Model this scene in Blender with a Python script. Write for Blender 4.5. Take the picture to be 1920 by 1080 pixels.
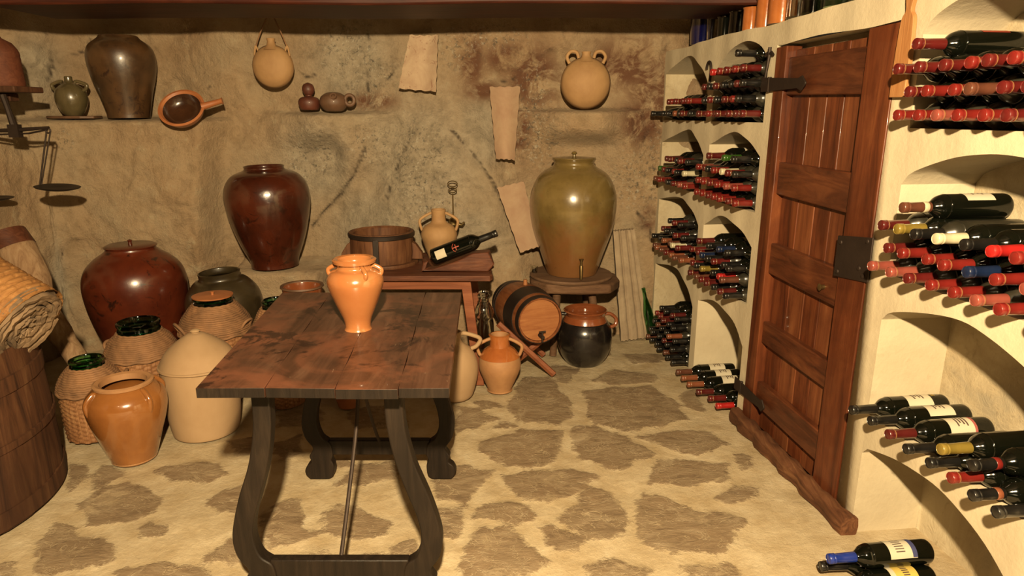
import bpy, bmesh, math, random
import numpy as np
from mathutils import Vector, Matrix, Euler
random.seed(7)
for o in list(bpy.data.objects): bpy.data.objects.remove(o, do_unlink=True)
sc = bpy.context.scene
COL = sc.collection
PI = math.pi

# ------------------------------------------------------------ camera
F = 1250.0; PITCH = math.radians(14.6); CP, SP = math.cos(PITCH), math.sin(PITCH); CH = 1.7
cam_d = bpy.data.cameras.new('camera'); cam = bpy.data.objects.new('camera', cam_d); COL.objects.link(cam)
cam.location = (0, 0, CH); cam.rotation_euler = (PI/2 - PITCH, 0, 0)
cam_d.sensor_width = 36; cam_d.lens = F/1920*36; cam_d.clip_start = .05
sc.camera = cam
# ------------------------------------------------------------ world, lights, exposure
w = bpy.data.worlds.new('world'); sc.world = w; w.use_nodes = True
w.node_tree.nodes['Background'].inputs[0].default_value = (1, .72, .42, 1)
w.node_tree.nodes['Background'].inputs[1].default_value = .02
sc.view_settings.view_transform = 'Standard'; sc.view_settings.look = 'None'
sc.view_settings.exposure = 0.0; sc.view_settings.gamma = 1; sc.view_settings.use_curve_mapping = False
def lamp(name, loc, aim, power, col, r, cone=150):
    d = bpy.data.lights.new(name, 'SPOT'); d.energy = power; d.color = col; d.shadow_soft_size = r
    d.spot_size = math.radians(cone); d.spot_blend = .35
    o = bpy.data.objects.new(name, d); o.location = loc; COL.objects.link(o)
    o.rotation_euler = (Vector(aim)-Vector(loc)).to_track_quat('-Z', 'Y').to_euler(); return o
lamp('ceiling_spot', (0.02, -.32, 2.41), (0, 3.2, .7), 1750, (1, .76, .44), .045)
lamp('second_spot', (-1.5, -.3, 2.55), (-.2, 3.2, .9), 8, (1, .74, .42), .04)

# ------------------------------------------------------------ pixel / plane helpers (survey of the room)
def ray(x, y):
    a = (x-960)/F; b = (540-y)/F
    return (a, CP+b*SP, -SP+b*CP)
def atY(x, y, Y):
    d = ray(x, y); t = Y/d[1]; return Vector((d[0]*t, Y, CH+d[2]*t))
def flo(x, y, z=0.0):
    d = ray(x, y); t = (z-CH)/d[2]; return Vector((d[0]*t, d[1]*t, z))
def proj(X, Y, Z):
    z = Z-CH; d = CP*Y-SP*z; up = SP*Y+CP*z
    return 960+F*X/d, 540-F*up/d
U = Vector((-.119, .993, 0)).normalized(); N = Vector((-.993, -.119, 0)).normalized(); P0 = Vector((1.415, 2.58, 0))
def wp(s, z, off=0.0): return P0 + U*s + N*off + Vector((0, 0, z))

# ------------------------------------------------------------ noise (numpy) for relief
def _hash(ix, iy, seed):
    h = (ix*374761393 + iy*668265263 + seed*974634777) & 0xffffffff
    h = ((h ^ (h >> 13))*1274126177) & 0xffffffff
    return ((h ^ (h >> 16)) & 0xffff)/65535.0
def vnoise(x, y, seed=0):
    ix = np.floor(x).astype(np.int64); iy = np.floor(y).astype(np.int64)
    fx = x-ix; fy = y-iy; fx = fx*fx*(3-2*fx); fy = fy*fy*(3-2*fy)
    a = _hash(ix, iy, seed); b = _hash(ix+1, iy, seed); c = _hash(ix, iy+1, seed); d = _hash(ix+1, iy+1, seed)
    return (a*(1-fx)+b*fx)*(1-fy)+(c*(1-fx)+d*fx)*fy
def fbm(x, y, seed=0, octv=5):
    s = 0; a = .5
    for i in range(octv):
        s = s + a*(vnoise(x*2**i, y*2**i, seed+i*17)-.5); a *= .5
    return s

# ------------------------------------------------------------ material helpers
MATS = {}
def new_mat(name):
    m = bpy.data.materials.new(name); m.use_nodes = True; nt = m.node_tree
    b = nt.nodes['Principled BSDF']; return m, nt, b
def tc(nt): return nt.nodes.new('ShaderNodeTexCoord').outputs['Object']
def noise(nt, vec, scale, detail=6, rough=.6, dist=0, stretch=None):
    n = nt.nodes.new('ShaderNodeTexNoise'); n.inputs['Scale'].default_value = scale
    n.inputs['Detail'].default_value = detail; n.inputs['Roughness'].default_value = rough; n.inputs['Distortion'].default_value = dist
    if stretch:
        mp = nt.nodes.new('ShaderNodeMapping'); mp.inputs['Scale'].default_value = stretch
        nt.links.new(vec, mp.inputs[0]); vec = mp.outputs[0]
    nt.links.new(vec, n.inputs['Vector']); return n.outputs['Fac']
KA = .55   # overall reflectance scale, kept low so bounced light fills shadows less
def dim(c):
    return c if max(c)-min(c) < 1e-6 else tuple(x*KA for x in c)
def ramp(nt, fac, stops):
    r = nt.nodes.new('ShaderNodeValToRGB'); e = r.color_ramp.elements
    while len(e) < len(stops): e.new(.5)
    for k, (p, c) in enumerate(stops):
        e[k].position = p; e[k].color = (*dim(c), 1)
    nt.links.new(fac, r.inputs[0]); return r.outputs[0]
def g(v): return (v, v, v)
def mixc(nt, fac, a, b, mode='MIX'):
    m = nt.nodes.new('ShaderNodeMix'); m.data_type = 'RGBA'; m.blend_type = mode
    for i, v in ((0, fac), (6, a), (7, b)):
        if isinstance(v, (int, float)): m.inputs[i].default_value = v
        elif isinstance(v, tuple): m.inputs[i].default_value = (*dim(v), 1)
        else: nt.links.new(v, m.inputs[i])
    return m.outputs[2]
def math_n(nt, op, a, b=0.0, clamp=False):
    m = nt.nodes.new('ShaderNodeMath'); m.operation = op; m.use_clamp = clamp
    for i, v in ((0, a), (1, b)):
        if isinstance(v, (int, float)): m.inputs[i].default_value = v
        else: nt.links.new(v, m.inputs[i])
    return m.outputs[0]
def bump(nt, b, h, strength=.3, dist=.01):
    n = nt.nodes.new('ShaderNodeBump'); n.inputs['Strength'].default_value = strength; n.inputs['Distance'].default_value = dist
    nt.links.new(h, n.inputs['Height']); nt.links.new(n.outputs[0], b.inputs['Normal'])
def attr(nt, name):
    a = nt.nodes.new('ShaderNodeAttribute'); a.attribute_name = name; return a.outputs['Fac']

def ceramic(name, c1, c2, c3=None, scale=5, rough=.25, coat=.6, bmp=.15, spots=None):
    m, nt, b = new_mat(name); v = tc(nt)
    f = noise(nt, v, scale, 7, .62, .4)
    st = [(.3, c1), (.62, c2)] + ([(.8, c3)] if c3 else [])
    c = ramp(nt, f, st)
    if spots:
        f2 = noise(nt, v, scale*2.6, 6, .7, 1.2)
        c = mixc(nt, ramp(nt, f2, [(.57, g(0)), (.63, g(.9))]), c, spots)
    nt.links.new(c, b.inputs['Base Color']); b.inputs['Roughness'].default_value = rough
    b.inputs['Coat Weight'].default_value = coat; b.inputs['Coat Roughness'].default_value = .08
    bump(nt, b, noise(nt, v, scale*6, 4, .6), bmp, .004); return m
def wood(name, c1, c2, c3, axis=1, rough=.45, scale=3, coat=0, spots=None, bmp=.4):
    m, nt, b = new_mat(name); v = tc(nt); st = [9, 9, 9]; st[axis] = .9
    f = noise(nt, v, scale, 8, .65, 1.0, stretch=st)
    c = ramp(nt, f, [(.3, c1), (.52, c2), (.72, c3)])
    f2 = noise(nt, v, 2.3, 4, .6, .5)
    c = mixc(nt, ramp(nt, f2, [(.4, g(0)), (.65, g(.55))]), c, c1)
    if spots:
        f3 = noise(nt, v, 3.4, 8, .72, .9); f4 = noise(nt, v, 2.2, 5, .6, 1.4)
        c = mixc(nt, ramp(nt, f4, [(.48, g(0)), (.62, g(.75))]), c, (.21, .078, .042))
        c = mixc(nt, ramp(nt, f3, [(.53, g(0)), (.58, g(.9))]), c, spots)
        c = mixc(nt, ramp(nt, noise(nt, v, 30, 4, .8, .5, stretch=(1, .25, 1)), [(.68, g(0)), (.74, g(.5))]), c, (.5, .36, .24))
    nt.links.new(c, b.inputs['Base Color']); b.inputs['Roughness'].default_value = rough; b.inputs['Coat Weight'].default_value = coat; b.inputs['Specular IOR Level'].default_value = .22
    bump(nt, b, f, bmp, .006); return m
def plain(name, c, rough=.5, metal=0, coat=0, var=.25, bscale=30, bmp=.1):
    m, nt, b = new_mat(name); v = tc(nt)
    f = noise(nt, v, 9, 5, .6); d = tuple(x*(1-var) for x in c)
    nt.links.new(ramp(nt, f, [(.35, d), (.65, c)]), b.inputs['Base Color'])
    b.inputs['Roughness'].default_value = rough; b.inputs['Metallic'].default_value = metal; b.inputs['Coat Weight'].default_value = coat
    bump(nt, b, noise(nt, v, bscale, 4), bmp, .003); return m
def glass(name, c, rough=.05, ior=1.45):
    m, nt, b = new_mat(name); v = tc(nt)
    f = noise(nt, v, 12, 4, .6)
    nt.links.new(ramp(nt, f, [(.3, tuple(x*.8/KA for x in c)), (.7, tuple(x/KA for x in c))]), b.inputs['Base Color'])
    b.inputs['Roughness'].default_value = rough
    b.inputs['Transmission Weight'].default_value = 1; b.inputs['IOR'].default_value = ior
    bump(nt, b, noise(nt, v, 8, 3), .2, .004); return m

# rock of the cave wall
def rock_mat():
    m, nt, b = new_mat('cave_rock'); v = tc(nt)
    f1 = noise(nt, v, 1.6, 9, .66, .15); f2 = noise(nt, v, 8, 9, .74, .1); f3 = noise(nt, v, 38, 6, .75, .3)
    c = ramp(nt, f1, [(.3, (.48, .31, .165)), (.5, (.63, .45, .265)), (.7, (.56, .44, .28))])
    c = mixc(nt, ramp(nt, f2, [(.34, g(.55)), (.50, g(0))]), c, (.36, .24, .125))
    c = mixc(nt, ramp(nt, f2, [(.56, g(0)), (.68, g(.6))]), c, (.74, .62, .40))
    gr = math_n(nt, 'MULTIPLY', attr(nt, 'greyish'), .75)
    c = mixc(nt, gr, c, ramp(nt, f2, [(.35, (.34, .30, .22)), (.6, (.62, .54, .40))]))
    rd = math_n(nt, 'MULTIPLY', attr(nt, 'reddish'), ramp(nt, noise(nt, v, 6, 8, .7, .8), [(.38, g(0)), (.52, g(1))]))
    c = mixc(nt, rd, c, (.22, .095, .045))
    li = math_n(nt, 'MULTIPLY', attr(nt, 'lichen'), ramp(nt, noise(nt, v, 34, 5, .7, .2), [(.52, g(0)), (.66, g(.85))]))
    c = mixc(nt, li, c, (.12, .105, .08))
    lw = math_n(nt, 'MULTIPLY', attr(nt, 'lichen'), ramp(nt, noise(nt, v, 41, 5, .7, .4), [(.56, g(0)), (.66, g(.7))]))
    c = mixc(nt, lw, c, (.80, .74, .58))
    c = mixc(nt, ramp(nt, f3, [(.63, g(0)), (.72, g(.35))]), c, (.22, .15, .09))
    c = mixc(nt, attr(nt, 'crack'), c, (.07, .045, .025))
    nt.links.new(c, b.inputs['Base Color']); b.inputs['Roughness'].default_value = .92
    vo = nt.nodes.new('ShaderNodeTexVoronoi'); vo.inputs['Scale'].default_value = 9; vo.feature = 'SMOOTH_F1'
    wv = nt.nodes.new('ShaderNodeVectorMath'); wv.operation = 'ADD'; nz = nt.nodes.new('ShaderNodeTexNoise'); nz.inputs['Scale'].default_value = 7
    sc_ = nt.nodes.new('ShaderNodeVectorMath'); sc_.operation = 'SCALE'; sc_.inputs['Scale'].default_value = .16
    nt.links.new(v, nz.inputs['Vector']); nt.links.new(nz.outputs['Color'], sc_.inputs[0]); nt.links.new(v, wv.inputs[0]); nt.links.new(sc_.outputs[0], wv.inputs[1]); nt.links.new(wv.outputs[0], vo.inputs['Vector'])
    rb = math_n(nt, 'MULTIPLY', math_n(nt, 'SUBTRACT', .6, vo.outputs['Distance']), math_n(nt, 'MULTIPLY', attr(nt, 'rubble'), 1.6))
    h = math_n(nt, 'ADD', math_n(nt, 'ADD', f2, math_n(nt, 'MULTIPLY', f3, .35)), rb); bump(nt, b, h, .85, .05); return m
M_rock = rock_mat()
def plaster_mat():
    m, nt, b = new_mat('lime_plaster'); v = tc(nt)
    f1 = noise(nt, v, 2.2, 7, .6, .3); f2 = noise(nt, v, 26, 7, .65)
    c = ramp(nt, f1, [(.3, (.66, .55, .37)), (.6, (.80, .69, .48))])
    c = mixc(nt, ramp(nt, f2, [(.62, g(0)), (.75, g(.35))]), c, (.5, .38, .22))
    nt.links.new(c, b.inputs['Base Color']); b.inputs['Roughness'].default_value = .85
    bump(nt, b, math_n(nt, 'ADD', math_n(nt, 'MULTIPLY', f1, .8), f2), .35, .008); return m
M_plaster = plaster_mat()
M_dim = ceramic('darkened_unseen_room', (.06, .035, .02), (.11, .065, .035), None, 3, .9, 0, .5)  # unseen ceiling and rear wall, coloured dark to cut bounced light
def nicheback_mat():
    m, nt, b = new_mat('niche_render'); v = tc(nt)
    f1 = noise(nt, v, 2.6, 8, .65, .5); f2 = noise(nt, v, 14, 8, .7, .5)
    c = ramp(nt, f1, [(.40, (.78, .66, .44)), (.56, (.62, .50, .31)), (.66, (.50, .42, .28))])
    c = mixc(nt, ramp(nt, f2, [(.58, g(0)), (.68, g(.5))]), c, (.34, .26, .15))
    nt.links.new(c, b.inputs['Base Color']); b.inputs['Roughness'].default_value = .9
    bump(nt, b, f2, .5, .02); return m
M_nback = nicheback_mat()
def floor_mat():
    m, nt, b = new_mat('flagstone_floor'); v = tc(nt)
    n1 = noise(nt, v, 7, 6, .6, .3); n2 = noise(nt, v, 40, 6, .7)
    sd = math_n(nt, 'ADD', attr(nt, 'stone'), math_n(nt, 'MULTIPLY', math_n(nt, 'SUBTRACT', n1, .5), .16))
    sd = math_n(nt, 'ADD', sd, math_n(nt, 'MULTIPLY', math_n(nt, 'SUBTRACT', n2, .5), .055))
    mr = nt.nodes.new('ShaderNodeMapRange'); mr.inputs[1].default_value = -.008; mr.inputs[2].default_value = .010
    nt.links.new(sd, mr.inputs[0]); msk = mr.outputs[0]
    msk = math_n(nt, 'MULTIPLY', msk, ramp(nt, noise(nt, v, 4.5, 8, .75, .6), [(.36, g(.5)), (.46, g(1))]))
    vein = ramp(nt, noise(nt, v, 5, 5, .6, 1.6), [(.485, g(0)), (.5, g(.6)), (.515, g(0))]); msk = math_n(nt, 'MULTIPLY', msk, math_n(nt, 'SUBTRACT', 1.0, vein))
    f = noise(nt, v, 5, 9, .75, 1.4, stretch=(1, 2.6, 1)); ff = noise(nt, v, 3, 5, .6)
    stone = ramp(nt, f, [(.32, (.19, .125, .07)), (.5, (.38, .27, .155)), (.68, (.54, .42, .265))])
    stone = mixc(nt, ramp(nt, ff, [(.45, g(0)), (.65, g(.45))]), stone, (.38, .25, .135))
    mort = ramp(nt, noise(nt, v, 6, 8, .7), [(.35, (.58, .44, .25)), (.6, (.76, .62, .40)), (.75, (.85, .74, .52))])
    mort = mixc(nt, ramp(nt, n2, [(.64, g(0)), (.74, g(.6))]), mort, (.36, .25, .13))
    c = mixc(nt, msk, mort, stone)
    nt.links.new(c, b.inputs['Base Color']); b.inputs['Roughness'].default_value = .62
    fine = noise(nt, v, 18, 8, .75, 1.5, stretch=(1, 3.5, 1))
    fine = math_n(nt, 'ADD', math_n(nt, 'MULTIPLY', fine, math_n(nt, 'MULTIPLY', msk, 1.1)), math_n(nt, 'MULTIPLY', noise(nt, v, 28, 8, .75), math_n(nt, 'SUBTRACT', .8, math_n(nt, 'MULTIPLY', msk, .6))))
    h = math_n(nt, 'ADD', math_n(nt, 'MULTIPLY', msk, .3), math_n(nt, 'ADD', fine, math_n(nt, 'MULTIPLY', n1, .6)))
    bump(nt, b, h, .55, .02); return m
M_floor = floor_mat()

M_red_jar = ceramic('red_brown_glaze', (.06, .010, .005), (.155, .030, .011), (.20, .045, .016), 3, .28, .3, spots=(.02, .008, .005))
M_brown_jar = ceramic('dark_brown_glaze', (.030, .008, .004), (.095, .020, .008), (.12, .028, .010), 4, .24, .4, .3, spots=(.03, .008, .004))
M_umber_jar = ceramic('umber_glaze', (.035, .018, .008), (.12, .058, .022), (.18, .085, .032), 5, .35, .35, spots=(.03, .012, .007))
M_olive = ceramic('olive_glaze', (.19, .12, .035), (.34, .23, .08), (.38, .17, .055), 3.2, .22, .8)
def olive_mat():
    m, nt, b = new_mat('olive_and_brown_glaze'); v = tc(nt)
    f = noise(nt, v, 3.2, 7, .62, .4); c = ramp(nt, f, [(.3, (.13, .085, .025)), (.6, (.26, .18, .06)), (.8, (.30, .15, .05))])
    sep = nt.nodes.new('ShaderNodeSeparateXYZ'); nt.links.new(v, sep.inputs[0])
    low = math_n(nt, 'ADD', sep.outputs[2], math_n(nt, 'MULTIPLY', math_n(nt, 'SUBTRACT', noise(nt, v, 4, 6, .65), .5), .9))
    c = mixc(nt, ramp(nt, low, [(.12, g(.85)), (.50, g(0))]), c, (.26, .105, .035))
    c = mixc(nt, ramp(nt, noise(nt, v, 22, 5, .7), [(.62, g(0)), (.72, g(.5))]), c, (.10, .06, .025))
    nt.links.new(c, b.inputs['Base Color']); b.inputs['Roughness'].default_value = .25; b.inputs['Coat Weight'].default_value = .5; b.inputs['Coat Roughness'].default_value = .1
    bump(nt, b, noise(nt, v, 18, 4), .15, .004); return m
M_olive = olive_mat()
M_dark_jar = ceramic('greenish_black_glaze', (.022, .015, .007), (.060, .042, .018), (.08, .05, .022), 4, .35, .2)
M_green_jug = ceramic('grey_green_glaze', (.09, .07, .03), (.17, .13, .06), (.2, .1, .05), 6, .3, .6)
M_orange = ceramic('orange_glaze', (.52, .20, .045), (.72, .32, .08), (.80, .44, .15), 4, .2, .9, spots=(.55, .25, .07))
M_vase = ceramic('peach_orange_glaze', (.42, .145, .045), (.50, .20, .07), (.42, .24, .10), 3, .2, .9)
M_honey = ceramic('honey_glaze', (.28, .10, .025), (.42, .165, .042), (.46, .21, .07), 4, .2, .9)
M_cream = ceramic('unglazed_cream_clay', (.46, .29, .145), (.56, .37, .20), (.52, .34, .18), 3, .8, 0)
M_tan = ceramic('unglazed_tan_clay', (.42, .23, .09), (.56, .33, .14), (.58, .37, .18), 5, .75, 0)
M_terra = ceramic('terracotta', (.42, .13, .045), (.58, .21, .07), (.62, .30, .12), 6, .5, .15)
M_terra_glz = ceramic('glazed_terracotta', (.42, .12, .03), (.60, .20, .05), (.62, .26, .08), 5, .15, 1)
M_jar_base = ceramic('bare_orange_clay', (.42, .20, .08), (.56, .29, .12), (.6, .36, .18), 7, .7, 0)
M_black = ceramic('soot_black_glaze', (.006, .005, .005), (.018, .014, .012), (.03, .02, .015), 6, .25, .5)
M_redclay = ceramic('dark_red_clay', (.08, .02, .010), (.16, .042, .02), (.18, .06, .03), 8, .55, .1)
M_bell = wood('ribbed_red_clay', (.10, .03, .014), (.18, .055, .025), (.24, .085, .04), 0, .7, 3)
M_brnclay = ceramic('grey_brown_clay', (.11, .055, .026), (.19, .095, .048), (.22, .12, .062), 8, .6, .1)
M_potred = ceramic('red_brown_slip', (.22, .06, .02), (.34, .10, .035), (.36, .14, .05), 5, .2, .8)
M_inside = ceramic('brown_glaze_inside', (.035, .014, .007), (.08, .032, .014), None, 5, .25, .5)
M_tile = ceramic('pale_roof_tile', (.46, .30, .19), (.66, .50, .33), (.72, .60, .43), 6, .85, 0, .5, spots=(.36, .19, .12))
M_tile2 = ceramic('pinkish_roof_tile', (.42, .25, .155), (.54, .38, .24), (.62, .49, .33), 5, .85, 0, .5)
M_wtable = wood('worn_walnut', (.045, .020, .012), (.11, .050, .030), (.20, .105, .065), 1, .36, 1.6, .15, spots=(.028, .013, .009), bmp=.15)
M_wblack = wood('blackened_wood', (.009, .006, .004), (.022, .014, .009), (.040, .026, .016), 2, .5, 3)
M_wbench = wood('reddish_pine', (.06, .020, .010), (.155, .052, .026), (.24, .095, .048), 0, .5, 3)
M_wapron = wood('orange_pine', (.20, .06, .025), (.32, .105, .045), (.38, .145, .065), 0, .55, 2)
M_wbucket = wood('brown_stave', (.08, .03, .013), (.18, .075, .033), (.25, .115, .052), 2, .6, 3)
M_wvat = wood('old_vat_stave', (.035, .014, .007), (.11, .045, .02), (.17, .08, .036), 2, .7, 2.2)
M_door = wood('mahogany_door', (.05, .013, .006), (.18, .048, .017), (.28, .088, .03), 2, .42, 1.6, .15)
M_doorplank = wood('lighter_door_board', (.09, .026, .011), (.24, .075, .028), (.34, .125, .048), 2, .45, 1.6, .1)
M_doorrail = wood('dark_door_rail', (.045, .014, .007), (.15, .045, .018), (.24, .08, .03), 1, .4, 1.8, .15)
M_sill = wood('rough_sill', (.08, .03, .014), (.20, .08, .035), (.34, .16, .07), 1, .7, 3, bmp=.8)
M_beam = wood('ceiling_beam_wood', (.03, .006, .003), (.085, .018, .007), (.14, .036, .015), 0, .55, 2)
M_spindle = wood('pale_pine', (.40, .16, .05), (.56, .27, .10), (.66, .36, .16), 2, .55, 3)
M_stool = wood('grey_brown_slab', (.10, .05, .025), (.20, .105, .055), (.28, .16, .09), 0, .75, 3)
M_board = wood('round_board_wood', (.14, .075, .04), (.24, .135, .075), (.30, .18, .11), 0, .7, 2)
M_barrel = wood('barrel_oak', (.16, .05, .018), (.30, .10, .035), (.38, .15, .06), 2, .4, 3, .15)
M_bhead = wood('barrel_head_wood', (.34, .12, .045), (.46, .19, .07), (.54, .25, .10), 0, .45, 3, .1)
M_hoop = plain('dark_hoop', (.035, .022, .016), .5, .4)
M_iron = plain('rusty_iron', (.055, .035, .025), .6, .6, bmp=.4)
M_brass = plain('old_brass', (.42, .30, .13), .35, .9)
M_hide = wood('rough_hide', (.22, .12, .06), (.42, .27, .15), (.56, .40, .24), 2, .85, 3, bmp=1)
M_wicker = wood('wicker', (.20, .08, .03), (.44, .21, .09), (.58, .33, .15), 2, .6, 9, bmp=.5)
M_rope = plain('plaited_esparto', (.42, .21, .09), .8, 0, 0, .45, 60, .8)
M_mat = wood('esparto_mat', (.26, .11, .035), (.46, .22, .07), (.58, .32, .12), 0, .7, 5, bmp=.8)
M_matend = plain('esparto_mat_edge', (.34, .22, .12), .85, 0, 0, .6, 50, 1)
M_slabstone = ceramic('grey_stone', (.38, .28, .18), (.52, .40, .26), (.58, .47, .32), 7, .9, 0, .8)
M_gdark = ceramic('dark_wine_glass', (.003, .0035, .002), (.005, .006, .0035), None, 6, .09, 0, .0)
M_gdusty = ceramic('dusty_wine_glass', (.010, .010, .007), (.045, .040, .026), (.13, .11, .075), 7, .3, .3, .05)
M_ggreen = glass('green_glass', (.18, .60, .22))
M_gdgreen = glass('dark_green_glass', (.10, .36, .20))
M_clear = glass('clear_glass', (.97, .98, .92))
M_gblue = ceramic('cobalt_glass', (.002, .003, .03), (.004, .006, .07), None, 5, .05, 1, 0)
M_smoke = glass('smoky_glass', (.22, .22, .17))
M_aqua = glass('pale_green_glass', (.45, .62, .46))
M_label = plain('cream_paper', (.78, .70, .52), .7, 0, 0, .08)
M_ylabel = plain('yellow_paper', (.80, .58, .12), .7, 0, 0, .08)
M_rlabel = plain('red_paper', (.42, .045, .025), .5, 0, 0, .1)
M_ink = plain('label_ink', (.12, .07, .05), .7)
M_pinkink = plain('label_pink', (.50, .12, .10), .7)
M_blueink = plain('label_blue', (.06, .07, .20), .7)
M_gold = plain('gold_foil', (.55, .40, .10), .3, .7)
M_redmark = plain('red_mark', (.62, .10, .05), .6)
CAPC = {'red': (.24, .019, .014), 'crimson': (.15, .014, .012), 'scarlet': (.55, .022, .02), 'maroon': (.12, .014, .012),
        'black': (.012, .011, .010), 'gold': (.34, .24, .045), 'cream': (.80, .72, .48), 'blue': (.012, .04, .32),
        'navy': (.010, .022, .07), 'pink': (.36, .085, .06), 'orange': (.32, .10, .045), 'green': (.04, .13, .015), 'brown': (.16, .055, .03)}
M_cap = {k: plain('capsule_'+k, v, .32, .15 if k in ('gold',) else 0, .35, .3, 40, .15) for k, v in CAPC.items()}

M_ring = plain('capsule_ring', (.50, .26, .10), .35, .3)
# ------------------------------------------------------------ geometry helpers
def link(name, me, mat=None, parent=None, smooth=True):
    o = bpy.data.objects.new(name, me); COL.objects.link(o)
    if mat is not None:
        for mm in (mat if isinstance(mat, (list, tuple)) else [mat]): me.materials.append(mm)
    if smooth and len(me.polygons):
        me.polygons.foreach_set('use_smooth', [True]*len(me.polygons))
    if parent is not None: o.parent = parent
    return o
def mk(name, verts, faces, smooth_angle=None):
    me = bpy.data.meshes.new(name); me.from_pydata([tuple(v) for v in verts], [], faces); me.update(); return me
class B:
    """collects shapes into one mesh"""
    def __init__(s): s.v = []; s.f = []; s.mi = []
    def add(s, v, f, mi=0):
        n = len(s.v); s.v += [tuple(p) for p in v]; s.f += [tuple(i+n for i in q) for q in f]; s.mi += [mi]*len(f)
    def box(s, lo, hi, mat=None, mi=0, jit=0):
        v = [Vector((x, y, z)) for x in (lo[0], hi[0]) for y in (lo[1], hi[1]) for z in (lo[2], hi[2])]
        if jit: v = [p+Vector([random.uniform(-jit, jit) for _ in range(3)]) for p in v]
        if mat is not None: v = [mat @ p for p in v]
        s.add(v, [(0, 1, 3, 2), (4, 6, 7, 5), (0, 4, 5, 1), (2, 3, 7, 6), (0, 2, 6, 4), (1, 5, 7, 3)], mi)
    def prism(s, poly, a, b, fn, mi=0):
        n = len(poly); v = [fn(p[0], p[1], a) for p in poly]+[fn(p[0], p[1], b) for p in poly]
        f = [tuple(range(n))[::-1], tuple(range(n, 2*n))]+[(i, (i+1) % n, n+(i+1) % n, n+i) for i in range(n)]
        s.add(v, f, mi)
    def lathe(s, prof, seg=40, mi=0, fn=None, mat=None, disp=None):
        n = len(prof); v = []; f = []
        for i, (r, z) in enumerate(prof):
            for k in range(seg):
                a = 2*PI*k/seg; rr = r+(disp(r, z, a, i, k) if disp else 0)
                p = Vector((rr*math.cos(a), rr*math.sin(a), z)); v.append(mat @ p if mat is not None else p)
        for i in range(n-1):
            for k in range(seg):
                k2 = (k+1) % seg; f.append((i*seg+k, i*seg+k2, (i+1)*seg+k2, (i+1)*seg+k))
        s.add(v, f, mi)
    def tube(s, pts, rad, seg=10, mi=0, closed=False, flat=1.0):
        pts = [Vector(p) for p in pts]; n = len(pts)
        if not hasattr(rad, '__len__'): rad = [rad]*n
        v = []; f = []; prev = None
        for i, p in enumerate(pts):
            if closed: t = pts[(i+1) % n]-pts[i-1]
            else: t = pts[min(i+1, n-1)]-pts[max(i-1, 0)]
            t.normalize()
            if prev is None:
                up = Vector((0, 0, 1)) if abs(t.z) < .9 else Vector((1, 0, 0)); x = t.cross(up).normalized()
            else: x = (prev-t*prev.dot(t)).normalized()
            prev = x; y = t.cross(x)
            for k in range(seg):
                a = 2*PI*k/seg; v.append(p+(x*math.cos(a)*flat+y*math.sin(a))*rad[i])
        m = n if closed else n-1
        for i in range(m):
            j = (i+1) % n
            for k in range(seg):
                k2 = (k+1) % seg; f.append((i*seg+k, i*seg+k2, j*seg+k2, j*seg+k))
        if not closed: f.append(tuple(range(seg))[::-1]); f.append(tuple((n-1)*seg+k for k in range(seg)))
        s.add(v, f, mi)
    def mesh(s, name='m'):
        me = bpy.data.meshes.new(name); me.from_pydata(s.v, [], s.f)
        me.polygons.foreach_set('material_index', s.mi); me.update()
        bm = bmesh.new(); bm.from_mesh(me); bmesh.ops.remove_doubles(bm, verts=bm.verts, dist=1e-6)
        bmesh.ops.recalc_face_normals(bm, faces=bm.faces); bm.to_mesh(me); bm.free(); return me
    def obj(s, name, mat, parent=None, smooth=True, bevel=0, angle=40):
        o = link(name, s.mesh(name), mat, parent, smooth)
        if smooth and angle is not None:
            bm = bmesh.new(); bm.from_mesh(o.data)
            for e in bm.edges:
                if len(e.link_faces) == 2 and e.calc_face_angle(0) > math.radians(angle): e.smooth = False
            bm.to_mesh(o.data); bm.free()
        if bevel:
            md = o.modifiers.new('bevel', 'BEVEL'); md.width = bevel; md.segments = 2; md.limit_method = 'ANGLE'; md.angle_limit = math.radians(40)
        return o
def crom(pts, sub=6):
    out = []; n = len(pts)
    for i in range(n-1):
        p0 = pts[max(i-1, 0)]; p1 = pts[i]; p2 = pts[i+1]; p3 = pts[min(i+2, n-1)]
        for k in range(sub):
            t = k/sub
            out.append(tuple(.5*((2*b)+(-a+c)*t+(2*a-5*b+4*c-d)*t*t+(-a+3*b-3*c+d)*t**3) for a, b, c, d in zip(p0, p1, p2, p3)))
    out.append(tuple(pts[-1])); return out
def tag(o, label=None, cat=None, group=None, kind=None):
    if label: o['label'] = label
    if cat: o['category'] = cat
    if group: o['group'] = group
    if kind: o['kind'] = kind
    return o
def thing(name, label, cat, loc=(0, 0, 0), rot=(0, 0, 0), group=None):
    o = bpy.data.objects.new(name, None); COL.objects.link(o); o.location = loc; o.rotation_euler = rot
    o.empty_display_size = .1; return tag(o, label, cat, group)
def struct(b, name, mat, **k):
    o = b.obj(name, mat, **k); o['kind'] = 'structure'; return o

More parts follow.
